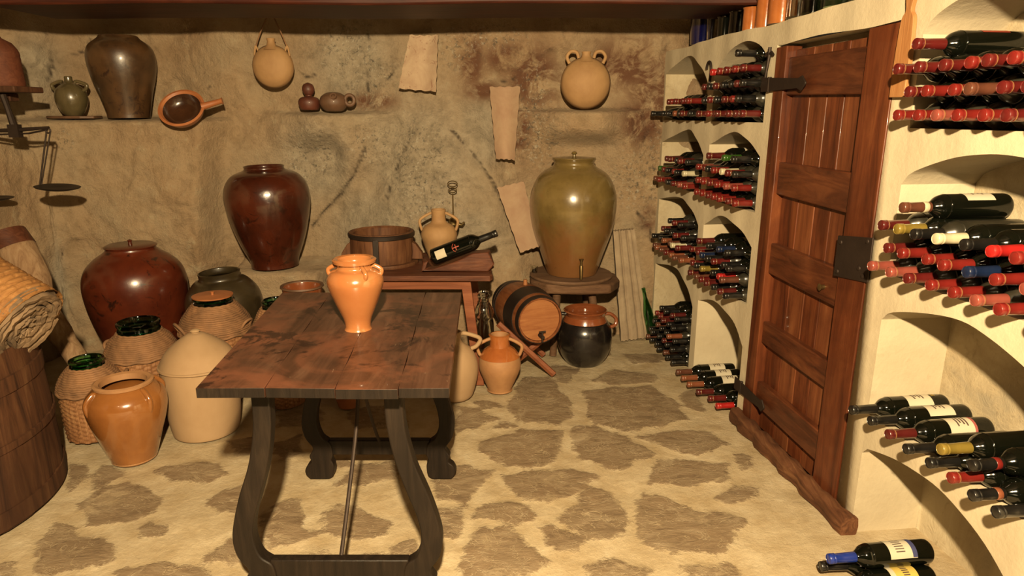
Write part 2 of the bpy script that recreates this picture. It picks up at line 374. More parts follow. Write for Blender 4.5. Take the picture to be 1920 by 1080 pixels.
# ================================================================= SETTING
# ---- floor
def build_floor():
    def cv(pts, sc_, ox, oy): return [flo(ox+a/sc_, oy+b/sc_) for a, b in pts]
    P = []
    for q in [[(205,420),(420,360),(600,375),(605,460),(560,520),(440,550),(300,520),(210,470)],
      [(645,345),(760,350),(900,400),(1065,480),(960,515),(880,555),(700,510),(655,450)],
      [(975,400),(1140,370),(1300,372),(1415,435),(1260,495),(1120,465)],
      [(320,590),(430,560),(650,548),(760,580),(690,650),(560,715),(430,710),(330,650)],
      [(1045,505),(1200,515),(1395,535),(1400,620),(1250,632),(1030,620)],
      [(560,800),(640,740),(720,650),(800,640),(900,730),(930,800),(900,860),(800,900),(690,870)],
      [(970,650),(1100,680),(1230,760),(1400,770),(1500,800),(1440,900),(1350,975),(1150,955),(1000,900),(950,780)],
      [(175,790),(230,730),(340,710),(450,735),(475,800),(380,825),(250,815)],
      [(120,960),(200,825),(340,850),(430,920),(545,1000),(460,1050),(300,1080),(100,1080)],
      [(460,835),(560,815),(720,890),(680,940),(570,965)],
      [(-60,745),(125,740),(130,820),(90,890),(-60,910)],
      [(340,250),(400,120),(540,110),(610,190),(665,290),(600,350),(430,330),(350,290)],
      [(710,180),(1030,150),(1160,240),(1220,320),(1100,350),(900,375),(740,320)],
      [(730,140),(850,80),(1070,100),(1050,140),(850,150)],
      [(100,260),(200,265),(285,310),(200,350),(90,390)],
      [(1330,690),(1430,640),(1543,640),(1543,700),(1400,730)],
      [(180,235),(260,225),(320,260),(230,270)],
      [(-20,560),(150,540),(260,565),(200,660),(120,715),(-20,700)],
      [(540,60),(700,75),(620,150),(560,110)], [(875,0),(1090,0),(1100,30),(950,50)],
      [(1440,480),(1500,500),(1543,560),(1470,560)], [(1170,200),(1250,170),(1290,280),(1230,270)],
      [(700,1020),(860,980),(1040,1040),(1020,1120),(760,1120)], [(240,360),(320,325),(370,345),(290,372)],
      [(1180,1010),(1400,1010),(1500,1090),(1200,1100)], [(640,-60),(820,-50),(840,20),(700,30)]]:
        P.append(cv(q, 2.572, 820, 660))
    for q in [[(330,770),(420,700),(540,670),(680,740),(640,800),(560,840),(380,860)],
      [(640,620),(860,580),(970,640),(840,670),(700,670)], [(380,650),(440,590),(540,650),(400,700)],
      [(150,930),(240,830),(360,890),(490,940),(500,1000),(330,1060),(140,1050)],
      [(500,1060),(700,1020),(880,1050),(900,1110),(500,1110)], [(560,880),(640,835),(700,860),(680,900),(600,910)],
      [(835,780),(960,700),(1035,680),(1000,790),(920,810)], [(870,1010),(980,920),(1020,1000),(900,1020)],
      [(290,600),(370,600),(370,660),(290,720)], [(-20,1000),(60,1010),(50,1080),(-20,1090)], [(960,500),(1080,480),(1080,560),(1000,560)]]:
        P.append(cv(q, 2.25, 0, 600))
    for q in [[(60,820),(200,740),(240,760),(200,840),(130,850)],
      [(290,980),(270,860),(380,800),(430,800),(440,900),(495,920),(430,960)],
      [(490,880),(550,810),(610,810),(750,880),(740,920),(640,950),(560,920)],
      [(410,1000),(530,965),(560,1000)], [(630,1000),(840,940),(850,1000)],
      [(560,740),(620,680),(780,650),(790,720),(640,750)], [(90,1010),(180,940),(240,990),(180,1030)],
      [(170,590),(240,570),(270,640),(200,630)], [(530,660),(600,640),(640,670),(560,690)],
      [(330,590),(430,560),(440,640),(350,660)], [(330,430),(500,430),(520,520),(350,530)], [(600,470),(800,450),(820,540),(620,540)]]:
        P.append(cv(q, 1.929, 340, 520))
    # stones nearer than the frame
    for cx, cy in [(-1.9, 1.5), (-1.2, 1.4), (-.3, 1.45), (.4, 1.35), (1.1, 1.5), (-.8, .8), (.1, .7), (.9, .6), (-1.6, .6)]:
        P.append([Vector((cx+.3*math.cos(a)*random.uniform(.7, 1), cy+.25*math.sin(a)*random.uniform(.7, 1), 0)) for a in [i*PI/3.5 for i in range(7)]])
    x = np.arange(-3.85, 2.15, .016); y = np.arange(.2, 5.3, .016); X, Y = np.meshgrid(x, y, indexing='ij')
    best = np.full(X.shape, -.2)
    for poly in P:
        n = len(poly); inside = np.zeros(X.shape, bool); dmin = np.full(X.shape, 9.0)
        for i in range(n):
            a = poly[i]; b2 = poly[(i+1) % n]; ax, ay, bx, by = a[0], a[1], b2[0], b2[1]
            dx, dy = bx-ax, by-ay; t = np.clip(((X-ax)*dx+(Y-ay)*dy)/(dx*dx+dy*dy+1e-9), 0, 1)
            dmin = np.minimum(dmin, np.hypot(X-ax-t*dx, Y-ay-t*dy))
            cond = ((ay > Y) != (by > Y)) & (X < (bx-ax)*(Y-ay)/(by-ay+1e-12)+ax); inside ^= cond
        best = np.maximum(best, np.where(inside, dmin, -dmin))
    best = np.clip(best, -.12, .12)
    Z = fbm(X*1.6, Y*1.6, 3, 4)*.03+fbm(X*9, Y*9, 9, 4)*.008-.012+np.clip(best, -.02, .02)*.1
    nx, ny = X.shape; V = np.stack([X.ravel(), Y.ravel(), Z.ravel()], 1)
    idx = np.arange(nx*ny).reshape(nx, ny)
    Fq = np.stack([idx[:-1, :-1].ravel(), idx[1:, :-1].ravel(), idx[1:, 1:].ravel(), idx[:-1, 1:].ravel()], 1)
    me = bpy.data.meshes.new('floor'); me.from_pydata(V.tolist(), [], Fq.tolist())
    at = me.attributes.new('stone', 'FLOAT', 'POINT'); at.data.foreach_set('value', best.ravel().astype(np.float32))
    o = link('floor', me, M_floor); o['kind'] = 'structure'
    b = B(); b.box((-3.85, -2.8, -.2), (2.2, .205, -.014)); o2 = b.obj('floor', M_floor); o2['kind'] = 'structure'
build_floor()

# ---- cave wall (back and left in one sweep)
def wall_rock():
    # plan path: from right end of the back wall to the left corner, then towards the camera
    ctrl = [(1.75, 5.12), (1.1, 5.12), (0, 5.1), (-1, 5.08), (-2, 5.05), (-2.8, 5.04), (-3.2, 5.0), (-3.5, 4.8), (-3.62, 4.3), (-3.62, 3.0), (-3.6, 1.5), (-3.6, -.5), (-3.6, -2.75)]
    path = crom(ctrl, 40); pts = np.array(path); seg = np.hypot(*np.diff(pts, axis=0).T); L = np.concatenate([[0], np.cumsum(seg)])
    u = np.concatenate([np.arange(0, 6.9, .016), np.arange(6.9, L[-1], .05), [L[-1]]])
    px = np.interp(u, L, pts[:, 0]); py = np.interp(u, L, pts[:, 1])
    tx = np.gradient(px, u); ty = np.gradient(py, u); tl = np.hypot(tx, ty); nxx, nyy = -ty/tl, tx/tl   # candidate normal
    flip = np.where(nyy*1.0 + 0 > 0, -1, 1); 
    # inward normal: towards room centre (-1, 2)
    sgn = np.sign(nxx*(-1-px)+nyy*(2-py)); nxx *= sgn; nyy *= sgn
    z = np.arange(-.1, 3.15, .016)
    Ug, Z = np.meshgrid(u, z, indexing='ij'); X0 = np.repeat(px[:, None], len(z), 1); Y0 = np.repeat(py[:, None], len(z), 1)
    PX, PY = 960+F*X0/(CP*Y0-SP*(Z-CH)+1e-6), 540-F*(SP*Y0+CP*(Z-CH))/(CP*Y0-SP*(Z-CH)+1e-6)
    vis = (Y0 > 3.2)
    def sst(a, b2, v): t = np.clip((v-a)/(b2-a), 0, 1); return t*t*(3-2*t)
    D = fbm(Ug*1.1, Z*1.1, 5, 6)*.16+fbm(Ug*4.5+3, Z*4.5, 21, 5)*.075
    ridg = 1-np.abs(fbm(Ug*2.6+9, Z*2.2, 44, 4))*6; D += np.clip(ridg-.75, 0, 1)*-.05
    # ledge that carries the jars (upper left)
    lw = sst(-.90, -1.0, -PX/1000.0+0)*0
    led1 = (1-sst(395, 440, PX))*(1-sst(1.655, 1.675, Z))*vis
    D += led1*.28
    D -= (1-sst(300, 430, PX))*sst(60, 120, PX)*sst(1.67, 1.69, Z)*(1-sst(2.3, 2.4, Z))*.12*vis
    # ledge under the little gourds
    zg = 1.715
    D += np.exp(-((PX-612)/85)**2)*(1-sst(zg-.016, zg+.008, Z))*sst(zg-.9, zg-.02, Z)*.19*vis
    zf = 1.733
    D += np.exp(-((PX-1098)/95)**2)*(1-sst(zf-.016, zf+.008, Z))*sst(zf-.7, zf-.02, Z)*.20*vis
    # flatten behind them
    for cxp, zz in ((612, zg), (1098, zf)):
        wgt = np.exp(-((PX-cxp)/85)**4)*sst(zz, zz+.02, Z)*(1-sst(zz+.35, zz+.45, Z))*vis; D = D*(1-wgt)+.0*wgt
    # low rock bench behind the table under the glossy jar
    bz = .628
    wb = (1-sst(620, 660, PX))*sst(395, 430, PX)*vis
    D = D*(1-wb*sst(bz, bz+.02, Z)*(1-sst(1.4, 1.6, Z)))
    wb = (1-sst(620, 660, PX))*sst(455, 480, PX)*vis
    D += wb*(1-sst(bz-.015, bz+.01, Z))*.50
    # big inclined boulder in the middle
    hx = (PX-840)/190; hy = np.clip((PY-165)/330, 0, 1.2)
    prof = np.clip(1-np.abs(hx)/(.25+hy*1.1), 0, 1)
    D += np.where(PY > 165, sst(0, .6, prof), 0)*np.clip(hy*1.6, 0, 1)*.21*vis
    rr = (1-sst(30, 110, np.abs(PX-1075)))*(1-sst(.0, 1.5, Z)*0)*(1-sst(1.45, 1.6, Z))*vis; D = D*(1-rr)-.02*rr
    crack = np.zeros(D.shape)
    def dline(pl):
        d = np.full(D.shape, 99.0)
        for (ax, ay), (bx, by) in zip(pl[:-1], pl[1:]):
            dx, dy = bx-ax, by-ay; t = np.clip(((PX-ax)*dx+(PY-ay)*dy)/(dx*dx+dy*dy), 0, 1)
            d = np.minimum(d, np.hypot(PX-ax-t*dx, PY-ay-t*dy))
        return d
    wob = fbm(Ug*9, Z*9, 70, 4)*14
    for pl, wd in [([(690, 275), (668, 325), (640, 362), (605, 398), (585, 425)], 3.2), ([(770, 262), (745, 320), (728, 372)], 2.2),
                   ([(850, 245), (900, 300), (925, 340), (950, 400), (985, 465)], 2.4), ([(412, 128), (398, 150), (384, 165)], 3), ([(757, 105), (738, 135), (718, 162)], 3),
                   ([(101, 455), (103, 480), (101, 560)], 2), ([(560, 133), (575, 146), (590, 140)], 2.5), ([(82, 60), (92, 110), (88, 150)], 3),
                   ([(125, 452), (118, 470), (105, 480)], 2), ([(150, 70), (140, 95), (120, 100)], 2), ([(690, 60), (686, 120), (690, 170)], 2),
                   ([(1195, 400), (1222, 420), (1218, 455)], 3), ([(1000, 115), (960, 150), (905, 160)], 2), ([(560, 420), (575, 410), (600, 425)], 2)]:
        d = dline(pl)+wob*.7; wd *= .75; crack = np.maximum(crack, np.clip(1-np.abs(d)/wd, 0, 1)*vis)
    D -= crack*.022
    def blob(lst):
        a = np.zeros(D.shape)
        for cx, cy, rx, ry in lst: a = np.maximum(a, np.exp(-(((PX-cx)/rx)**2+((PY-cy)/ry)**2)*1.2))
        return np.clip(a*1.35, 0, 1)*vis
    lich = blob([(650, 95, 60, 60), (690, 140, 50, 60), (590, 285, 55, 55), (790, 300, 65, 90), (810, 380, 60, 60), (700, 270, 50, 40), (145, 258, 28, 22), (560, 320, 30, 40), (860, 90, 40, 40), (1010, 260, 50, 50), (1190, 330, 50, 60), (1000, 180, 30, 60), (1240, 320, 40, 80), (930, 70, 60, 25)])
    red = blob([(1000, 145, 60, 70), (1180, 120, 80, 55), (885, 115, 26, 60), (1230, 170, 60, 60), (970, 240, 30, 60), (905, 170, 40, 20), (1200, 230, 50, 50), (955, 110, 60, 30), (700, 190, 50, 16), (1215, 410, 16, 24)])
    grey = blob([(790, 300, 140, 150), (660, 120, 90, 90), (600, 300, 90, 90), (900, 250, 60, 90), (860, 430, 110, 60), (90, 520, 40, 90), (700, 420, 90, 90), (60, 130, 50, 70)])
    rub = blob([(1210, 300, 60, 170), (960, 230, 60, 90), (1240, 120, 60, 60), (60, 120, 70, 80), (1180, 450, 60, 60), (1010, 110, 60, 60), (880, 110, 50, 60)])
    X = X0+nxx[:, None]*D; Y = Y0+nyy[:, None]*D
    n1, n2 = X.shape; V = np.stack([X.ravel(), Y.ravel(), Z.ravel()], 1); idx = np.arange(n1*n2).reshape(n1, n2)
    split = int(np.searchsorted(u, 5.35))
    for nm, a, b2 in (('wall_back', 0, split+1), ('wall_left', split, n1)):
        sub = idx[a:b2]; m1 = sub.shape[0]; vv = V.reshape(n1, n2, 3)[a:b2].reshape(-1, 3); ii = np.arange(m1*n2).reshape(m1, n2)
        Fq = np.stack([ii[:-1, :-1].ravel(), ii[:-1, 1:].ravel(), ii[1:, 1:].ravel(), ii[1:, :-1].ravel()], 1)
        me = bpy.data.meshes.new(nm); me.from_pydata(vv.tolist(), [], Fq.tolist())
        for an, arr in (('lichen', lich), ('reddish', red), ('greyish', grey), ('crack', crack), ('rubble', rub)):
            at = me.attributes.new(an, 'FLOAT', 'POINT'); at.data.foreach_set('value', arr[a:b2].ravel().astype(np.float32))
        o = link(nm, me, M_rock); o['kind'] = 'structure'
wall_rock()

# ---- plastered wall with arched niches and the door opening
def arch(pts):
    xs = [p[0] for p in pts]; zs = [p[1] for p in pts]
    cp = crom(sorted(zip(xs, zs)), 6); X_ = np.array([c[0] for c in cp]); Z_ = np.array([c[1] for c in cp])
    return lambda s: float(np.interp(s, X_, Z_))
ND = .305
COLS = {
 'C': (-.94, -.11, [(0, arch([(-.94, .25), (-.82, .323), (-.63, .42), (-.42, .452), (-.156, .398), (-.11, .36)])),
                    (.535, arch([(-.94, .90), (-.753, .975), (-.60, 1.028), (-.443, 1.043), (-.177, .98), (-.11, .93)])),
                    (1.112, arch([(-.94, 1.50), (-.615, 1.578), (-.374, 1.566), (-.164, 1.50), (-.11, 1.45)])),
                    (1.652, arch([(-.94, 2.0), (-.516, 2.075), (-.3, 2.07), (-.155, 2.02), (-.11, 1.97)]))]),
 'B': (.985, 1.645, [(0, arch([(.985, .43), (1.15, .55), (1.40, .585), (1.645, .52)])),
                     (.675, arch([(.985, 1.0), (1.15, 1.08), (1.393, 1.115), (1.645, 1.02)])),
                     (1.19, arch([(.985, 1.485), (1.15, 1.57), (1.32, 1.603), (1.645, 1.52)])),
                     (1.658, arch([(.985, 1.97), (1.1, 2.05), (1.247, 2.082), (1.45, 2.05), (1.645, 1.955)]))]),
 'A': (1.72, 2.5, [(0, arch([(1.72, .45), (1.85, .57), (2.1, .637), (2.5, .58)])),
                   (.715, arch([(1.72, 1.0), (1.85, 1.09), (2.1, 1.14), (2.5, 1.08)])),
                   (1.205, arch([(1.72, 1.45), (1.85, 1.55), (2.02, 1.602), (2.5, 1.5)])),
                   (1.66, arch([(1.72, 1.88), (1.85, 1.99), (2.1, 2.075), (2.5, 1.98)]))])}
WT = 2.14
def build_wall_right():
    b = B()
    def q(pts, mi=0): b.add(pts, [tuple(range(len(pts)))], mi)
    def wob(s, z): return .005*math.sin(s*11)+.002*math.sin(s*27)
    def top(s): return WT+.006*math.sin(s*5)+.002*math.sin(s*17)
    ints = []  # (s0,s1,list of solid (z0fn,z1fn))
    def face(s0, s1, za, zb, n=1):
        # za, zb functions; subdivide vertically for a hand-made surface
        K = 1
        for k in range(K):
            p = [(s0, za(s0)+(zb(s0)-za(s0))*k/K), (s1, za(s1)+(zb(s1)-za(s1))*k/K), (s1, za(s1)+(zb(s1)-za(s1))*(k+1)/K), (s0, za(s0)+(zb(s0)-za(s0))*(k+1)/K)]
            q([wp(a, z, wob(a, z)) for a, z in p])
    def cst(v): return lambda s: v
    def strip(a, bb, fn, step=.03):
        n = max(1, int(round((bb-a)/step)))
        for i in range(n): fn(a+(bb-a)*i/n, a+(bb-a)*(i+1)/n)
    for a, bb in ((-4.9, -.94), (-.11, 0), (.905, .985), (1.645, 1.72), (2.5, 2.62)):
        strip(a, bb, lambda s0, s1: face(s0, s1, cst(-.05), top), .08)
    strip(0, .905, lambda s0, s1: face(s0, s1, lambda s: 2.032-.006*math.sin(s*9), top))
    for nm, (a, bb, ops) in COLS.items():
        def col(s0, s1, ops=ops):
            for k, (zf, ar) in enumerate(ops):
                nxt = cst(ops[k+1][0]) if k+1 < len(ops) else top
                face(s0, s1, ar, nxt)
                w0, w1 = wob(s0, ar(s0)), wob(s1, ar(s1))
                q([wp(s0, ar(s0), w0), wp(s1, ar(s1), w1), wp(s1, ar(s1), -ND), wp(s0, ar(s0), -ND)])
                if zf > 0: q([wp(s0, zf, wob(s0, zf)), wp(s1, zf, wob(s1, zf)), wp(s1, zf, -ND), wp(s0, zf, -ND)])
                zb_ = zf if zf > 0 else -.06
                q([wp(s0, zb_, -ND), wp(s1, zb_, -ND), wp(s1, ar(s1), -ND), wp(s0, ar(s0), -ND)], 1)
        strip(a, bb, col)
        for (zf, ar) in ops:
            if zf == 0: zf = -.06
            for e in (a, bb):
                mi = 1 if (nm == 'A' and e == bb) else 0
                K = 8; zt = ar(e)
                for k in range(K):
                    z0 = zf+(zt-zf)*k/K; z1 = zf+(zt-zf)*(k+1)/K
                    q([wp(e, z0, wob(e, z0)), wp(e, z1, wob(e, z1)), wp(e, z1, -ND), wp(e, z0, -ND)], mi)
    # door recess
    for e in (0, .905): q([wp(e, -.05, 0), wp(e, 2.03, 0), wp(e, 2.03, -.1), wp(e, -.05, -.1)])
    q([wp(0, 2.03, 0), wp(.905, 2.03, 0), wp(.905, 2.03, -.1), wp(0, 2.03, -.1)])
    q([wp(0, -.05, -.1), wp(.905, -.05, -.1), wp(.905, 2.03, -.1), wp(0, 2.03, -.1)], 1)
    # ledge on top and the rock set back above it
    strip(-4.9, 2.62, lambda s0, s1: q([wp(s0, top(s0), wob(s0, top(s0))), wp(s1, top(s1), wob(s1, top(s1))), wp(s1, WT, -.42), wp(s0, WT, -.42)]), .06)
    strip(-4.9, 2.75, lambda s0, s1: q([wp(s0, WT, -.42), wp(s1, WT, -.42), wp(s1, 3.15, -.42), wp(s0, 3.15, -.42)], 1), .3)
    o = b.obj('wall_right', [M_plaster, M_nback], smooth=True, angle=35); o['kind'] = 'structure'
build_wall_right()
# ---- ceiling and the wall behind the camera
b = B(); b.box((-3.9, -2.8, 3.1), (2.4, 5.4, 3.2)); struct(b, 'ceiling', M_dim)
b = B(); b.box((-3.9, -2.85, -.1), (2.6, -2.6, 3.15)); struct(b, 'wall_front', M_dim)
# ---- beam against the back wall
def beam():
    b = B(); n = 60; x0, x1 = -2.92, 1.52
    rows = []
    for i in range(n+1):
        x = x0+(x1-x0)*i/n; w1 = .012*math.sin(x*2.1)+.006*math.sin(x*7); w2 = .01*math.sin(x*3+1)
        sag = .02*math.cos((x+.7)*.7)
        rows.append([(x, 3.95+w1, 2.292+w2*.6-sag*.2), (x, 3.95+w1*1.5, 2.60), (x, 4.58, 2.60), (x, 4.58+w2, 2.295+w2*.5)])
    v = [p for r in rows for p in r]
    f = [(i*4+k, i*4+(k+1) % 4, (i+1)*4+(k+1) % 4, (i+1)*4+k) for i in range(n) for k in range(4)]+[(0, 1, 2, 3), (n*4+3, n*4+2, n*4+1, n*4)]
    b.add(v, f); o = b.obj('trim_1', M_beam, bevel=.012); o['kind'] = 'structure'
beam()

# ---- door
def build_door():
    D = bpy.data.objects.new('door_1', None); COL.objects.link(D); D['kind'] = 'structure'
    def slab(name, poly, o0, o1, mat, bevel=.004, parent=D):
        b = B(); b.prism(poly, o0, o1, lambda s, z, o: wp(s, z, o)); return b.obj(name, mat, parent, bevel=bevel)
    # boards
    e = [.10, .24, .37, .50, .64, .80]
    for i in range(5):
        a, c = e[i]+.002, e[i+1]-.002
        slab('board', [(a-.0, .03), (c, .03), (c, 2.0), (a, 2.0)], -.075, -.045, M_doorplank if i % 2 else M_door)
    slab('stile', [(.008, .0), (.185, .0), (.185, 2.025), (.004, 2.025)], -.075, .004, M_door)
    slab('stile', [(.80, .0), (.90, .0), (.898, 2.018), (.80, 2.018)], -.075, .006, M_door)
    for zs, mt in (((1.79, 1.965), M_doorrail), ((1.31, 1.47), M_doorrail), ((.90, 1.06), M_doorrail), ((.52, .64), M_doorrail), ((.16, .30), M_doorrail)):
        z0, z1 = zs
        slab('rail', [(.185, z0-.012), (.80, z0+.0), (.80, z1), (.185, z1-.004)], -.06, -.012, mt, .006)
    # lock plate with keyhole boss
    lp = slab('lock_plate', [(-.022, 1.055), (.205, 1.03), (.205, 1.205), (-.02, 1.235)], .0065, .0135, M_iron, .002)
    b = B()
    for s, z in ((.01, 1.075), (.18, 1.055), (.01, 1.215), (.18, 1.18), (.04, 1.10)):
        m = Matrix.Translation(wp(s, z, .012)) @ N.to_track_quat('Z', 'Y').to_matrix().to_4x4(); b.lathe([(.011, 0), (.009, .005), (0, .008)], 12, mat=m)
    b.obj('stud', M_iron, lp)
    # strap hinges
    def hinge(z, ln, tilt):
        b = B(); zz = lambda s: z+(s-.93)*tilt
        top_, bot = [], []
        for k in range(13):
            t = k/12; s = 1.0-t*ln; wdt = .036-.016*t
            if k == 11: wdt = .034
            if k == 12: wdt = .004
            top_.append((s, zz(s)+wdt)); bot.append((s, zz(s)-wdt))
        b.prism(top_+bot[::-1], .012, .02, lambda s, z_, o: wp(s, z_, o))
        b.tube([wp(.925, z-.036, .014), wp(.925, z+.036, .014)], .010, 12)
        b.obj('hinge', M_iron, D, bevel=.002)
    hinge(1.845, .42, 0.02); hinge(.21, .35, .0)
    # handle stub
    b = B(); m = Matrix.Translation(wp(.30, .955, -.02)) @ N.to_track_quat('Z', 'Y').to_matrix().to_4x4(); b.lathe([(.012, 0), (.010, .02), (.016, .03), (0, .036)], 14, mat=m); b.obj('door_knob', M_brass, D)
    # rough sill log
    b = B(); n = 24; v = []; f = []
    for i in range(n+1):
        s = -.13+1.09*i/n; r1 = .040+.008*math.sin(i*1.3)+.006*math.sin(i*3.1); r2 = .044+.007*math.sin(i*1.9+1)
        for k in range(10):
            a = 2*PI*k/10; ca, sa = math.cos(a), math.sin(a); v.append(wp(s, .028+r2*math.copysign(abs(sa)**.6, sa), .018+r1*math.copysign(abs(ca)**.6, ca)))
    for i in range(n):
        for k in range(10): f.append((i*10+k, i*10+(k+1) % 10, (i+1)*10+(k+1) % 10, (i+1)*10+k))
    f += [tuple(range(10)), tuple(n*10+k for k in range(10))]
    b.add(v, f); o = b.obj('trim_2', M_sill); o['kind'] = 'structure'
build_door()

# ================================================================= FRONT TABLE
TZ = .90
def front_table():
    t = thing('trestle_table', 'dark worn wooden trestle table with lyre-shaped legs in the foreground', 'table', (-.62, 2.45, 0))
    off = Vector((.62, -2.45, 0))
    FL, FR, BR, BL = [Vector(p) for p in ((-.955, 1.87, TZ), (-.19, 1.865, TZ), (-.235, 2.99, TZ), (-1.066, 2.99, TZ))]
    def q(u, v): return (FL.lerp(FR, u)).lerp(BL.lerp(BR, u), v)
    ed = [0, .27, .55, .80, 1.0]; 
    for i in range(4):
        b = B(); n = 14; vs = []
        g0 = .0007 if i else 0; g1 = -.0007 if i < 3 else 0
        for k in range(n+1):
            vv = k/n; wv = .003*math.sin(k*1.7+i)
            e0 = ed[i]+g0+(wv if i else 0)+(0.0 if i != 2 else -.01*vv); e1 = ed[i+1]+g1+(0 if i != 1 else -.01*vv)
            A = q(e0, vv)+off; C = q(e1, vv)+off
            if k == 0: A.y += .006*math.sin(i*2.3); C.y += .006*math.sin(i*2.3+.8)
            th = Vector((0, 0, -.032)); vs += [A, C, C+th, A+th]
        f = [(k*4+j, k*4+(j+1) % 4, (k+1)*4+(j+1) % 4, (k+1)*4+j) for k in range(n) for j in range(4)]+[(3, 2, 1, 0), (n*4, n*4+1, n*4+2, n*4+3)]
        b.add(vs, f); b.mi[-2] = 1; b.obj('tabletop_plank', [M_wtable, M_wblack], t, bevel=.0012)
    inn = [(.185, .868), (.188, .72), (.212, .58), (.248, .46), (.278, .37), (.288, .29), (.270, .22), (.232, .185), (.222, .13), (.232, .10), (.222, .07), (.228, .02), (.25, 0)]
    out = [(.245, .868), (.248, .72), (.275, .58), (.318, .46), (.345, .37), (.360, .29), (.350, .22), (.318, .17), (.318, .15), (.335, .12), (.328, .09), (.350, .07), (.362, .035), (.34, 0)]
    inn = crom(inn, 4); out = crom(out, 4)
    for (cx, cy) in ((-.60, 2.02), (-.632, 2.90)):
        for sg in (-1, 1):
            b = B(); poly = [(p[0]*sg, p[1]) for p in out]+[(p[0]*sg, p[1]) for p in inn[::-1]]
            b.prism(poly, -.026, .026, lambda x, z, o, cx=cx, cy=cy: Vector((cx+x, cy+o, z))+off)
            b.obj('leg', M_wblack, t, bevel=.005)
        b = B(); b.prism([(-.24, .125), (.24, .125), (.24, .2), (-.24, .2)], -.018, .018, lambda x, z, o, cx=cx, cy=cy: Vector((cx+x, cy+o, z))+off)
        b.obj('stretcher', M_wblack, t, bevel=.004)
        b = B(); b.prism([(-.28, .835), (.28, .835), (.28, .867), (-.28, .867)], -.035, .035, lambda x, z, o, cx=cx, cy=cy: Vector((cx+x, cy+o, z))+off)
        b.obj('top_rail', M_wblack, t, bevel=.004)
    b = B(); p = crom([(-.60, 2.03, .2), (-.598, 2.18, .36), (-.592, 2.34, .58), (-.59, 2.44, .868)], 6); b.tube([Vector(a)+off for a in p], .0075, 8); b.obj('iron_brace', M_iron, t)
    b = B(); p = crom([(-.632, 2.89, .19), (-.63, 2.76, .36), (-.625, 2.62, .58), (-.62, 2.54, .868)], 6); b.tube([Vector(a)+off for a in p], .0075, 8); b.obj('iron_brace', M_iron, t)
front_table()

# ================================================================= VESSELS
def vessel(name, label, cat, cx, Y, rows, zb, mat, seg=56, open_=True, t=.012, group=None, tilt=(0, 0, 0), inside=None, parts_fn=None, bodyname='body', depth=None, xw=None):
    """rows: (half width px, y px) bottom -> top, surveyed in the photograph at distance Y"""
    base = atY(cx, (rows[0][1]+rows[-1][1])/2, Y); X = base.x if xw is None else xw
    ca_ = math.cos(math.atan((cx-960)/1290.0)); prof = []
    for i, (hw, y) in enumerate(rows):
        p = atY(cx, y, Y); d = CP*Y-SP*(p.z-CH); prof.append((hw*ca_*d/F, max(0, p.z-zb) if i else 0))
    root = thing(name, label, cat, (X, Y, zb), tilt, group)
    sm = crom(prof, 5); out = [(0, 0)]+[(max(r, .001), z) for r, z in sm]
    H = prof[-1][1]
    b = B()
    if open_:
        inner = [(max(r-t, .002), z) for r, z in sm if z > (H-depth if depth else t)][::-1]
        out += [(sm[-1][0]-t*.5, H+.004)]+inner+[(0, inner[-1][1])]
    else: out += [(0, H+.001)]
    b.lathe(out, seg); b.obj(bodyname, mat, root, angle=60)
    root['h'] = H
    return root, prof
def handle(root, pts, r, mat, name='handle', flat=1.0, sub=6):
    b = B(); p = crom(pts, sub); b.tube(p, r, 10, flat=flat); return b.obj(name, mat, root)
def ear(root, ang, r0, z0, r1, z1, bulge, rad, mat, up=0, name='handle'):
    """vertical loop handle at azimuth ang between (r0,z0) top and (r1,z1) bottom"""
    c, s = math.cos(ang), math.sin(ang); P = lambda r, z: (r*c, r*s, z)
    return handle(root, [P(r0-.01, z0), P(r0+bulge*.55, z0+up), P(max(r0, r1)+bulge, (z0*.65+z1*.35)+up*.5), P(r1+bulge*.6, z1*.8+z0*.2), P(r1-.008, z1)], rad, mat, name)
del_h = []

# big red jar with lid (left)
r, pf = vessel('storage_jar', 'large round-bellied glossy red-brown jar with a flat lid, standing against the left wall', 'jar', 262, 4.38,
   [(50, 700), (58, 665), (78, 625), (93, 580), (100, 535), (94, 505), (76, 485), (52, 470), (48, 462)], 0, M_red_jar)
R = pf[-1][0]; H = pf[-1][1]
b = B(); b.lathe([(0, H-.004), (R+.006, H-.004), (R+.012, H+.006), (R-.01, H+.016), (.03, H+.012), (0, H+.012)], 48); ld = b.obj('lid', M_red_jar, r)
b = B(); b.lathe([(.014, H+.010), (.010, H+.03), (.016, H+.042), (0, H+.05)], 24); b.obj('knob', M_red_jar, ld)
# glossy dark brown jar on the low rock bench
r, pf = vessel('storage_jar', 'glossy dark brown wide-shouldered jar standing on the rock bench behind the front table', 'jar', 508, 4.74,
   [(45, 496), (47, 484), (60, 455), (72, 420), (81, 380), (79, 350), (64, 328), (40, 318), (39, 311)], .635, M_brown_jar, tilt=(0, math.radians(-1.5), 0))
# umber jar on the ledge
r, pf = vessel('storage_jar', 'tall matt brown jar with drip-streaked glaze standing on the high rock ledge', 'jar', 232, 4.93,
   [(41, 220), (43, 208), (52, 175), (63, 140), (67, 110), (61, 88), (42, 73), (38, 68)], 1.675, M_umber_jar)
# greenish black jar
r, pf = vessel('storage_jar', 'squat greenish-black jar with a wide open mouth beside the lidded red jar', 'jar', 433, 4.37,
   [(32, 690), (46, 655), (66, 608), (73, 570), (68, 545), (52, 525), (40, 519), (40, 508)], 0, M_dark_jar, tilt=(math.radians(2), math.radians(-3), 0))
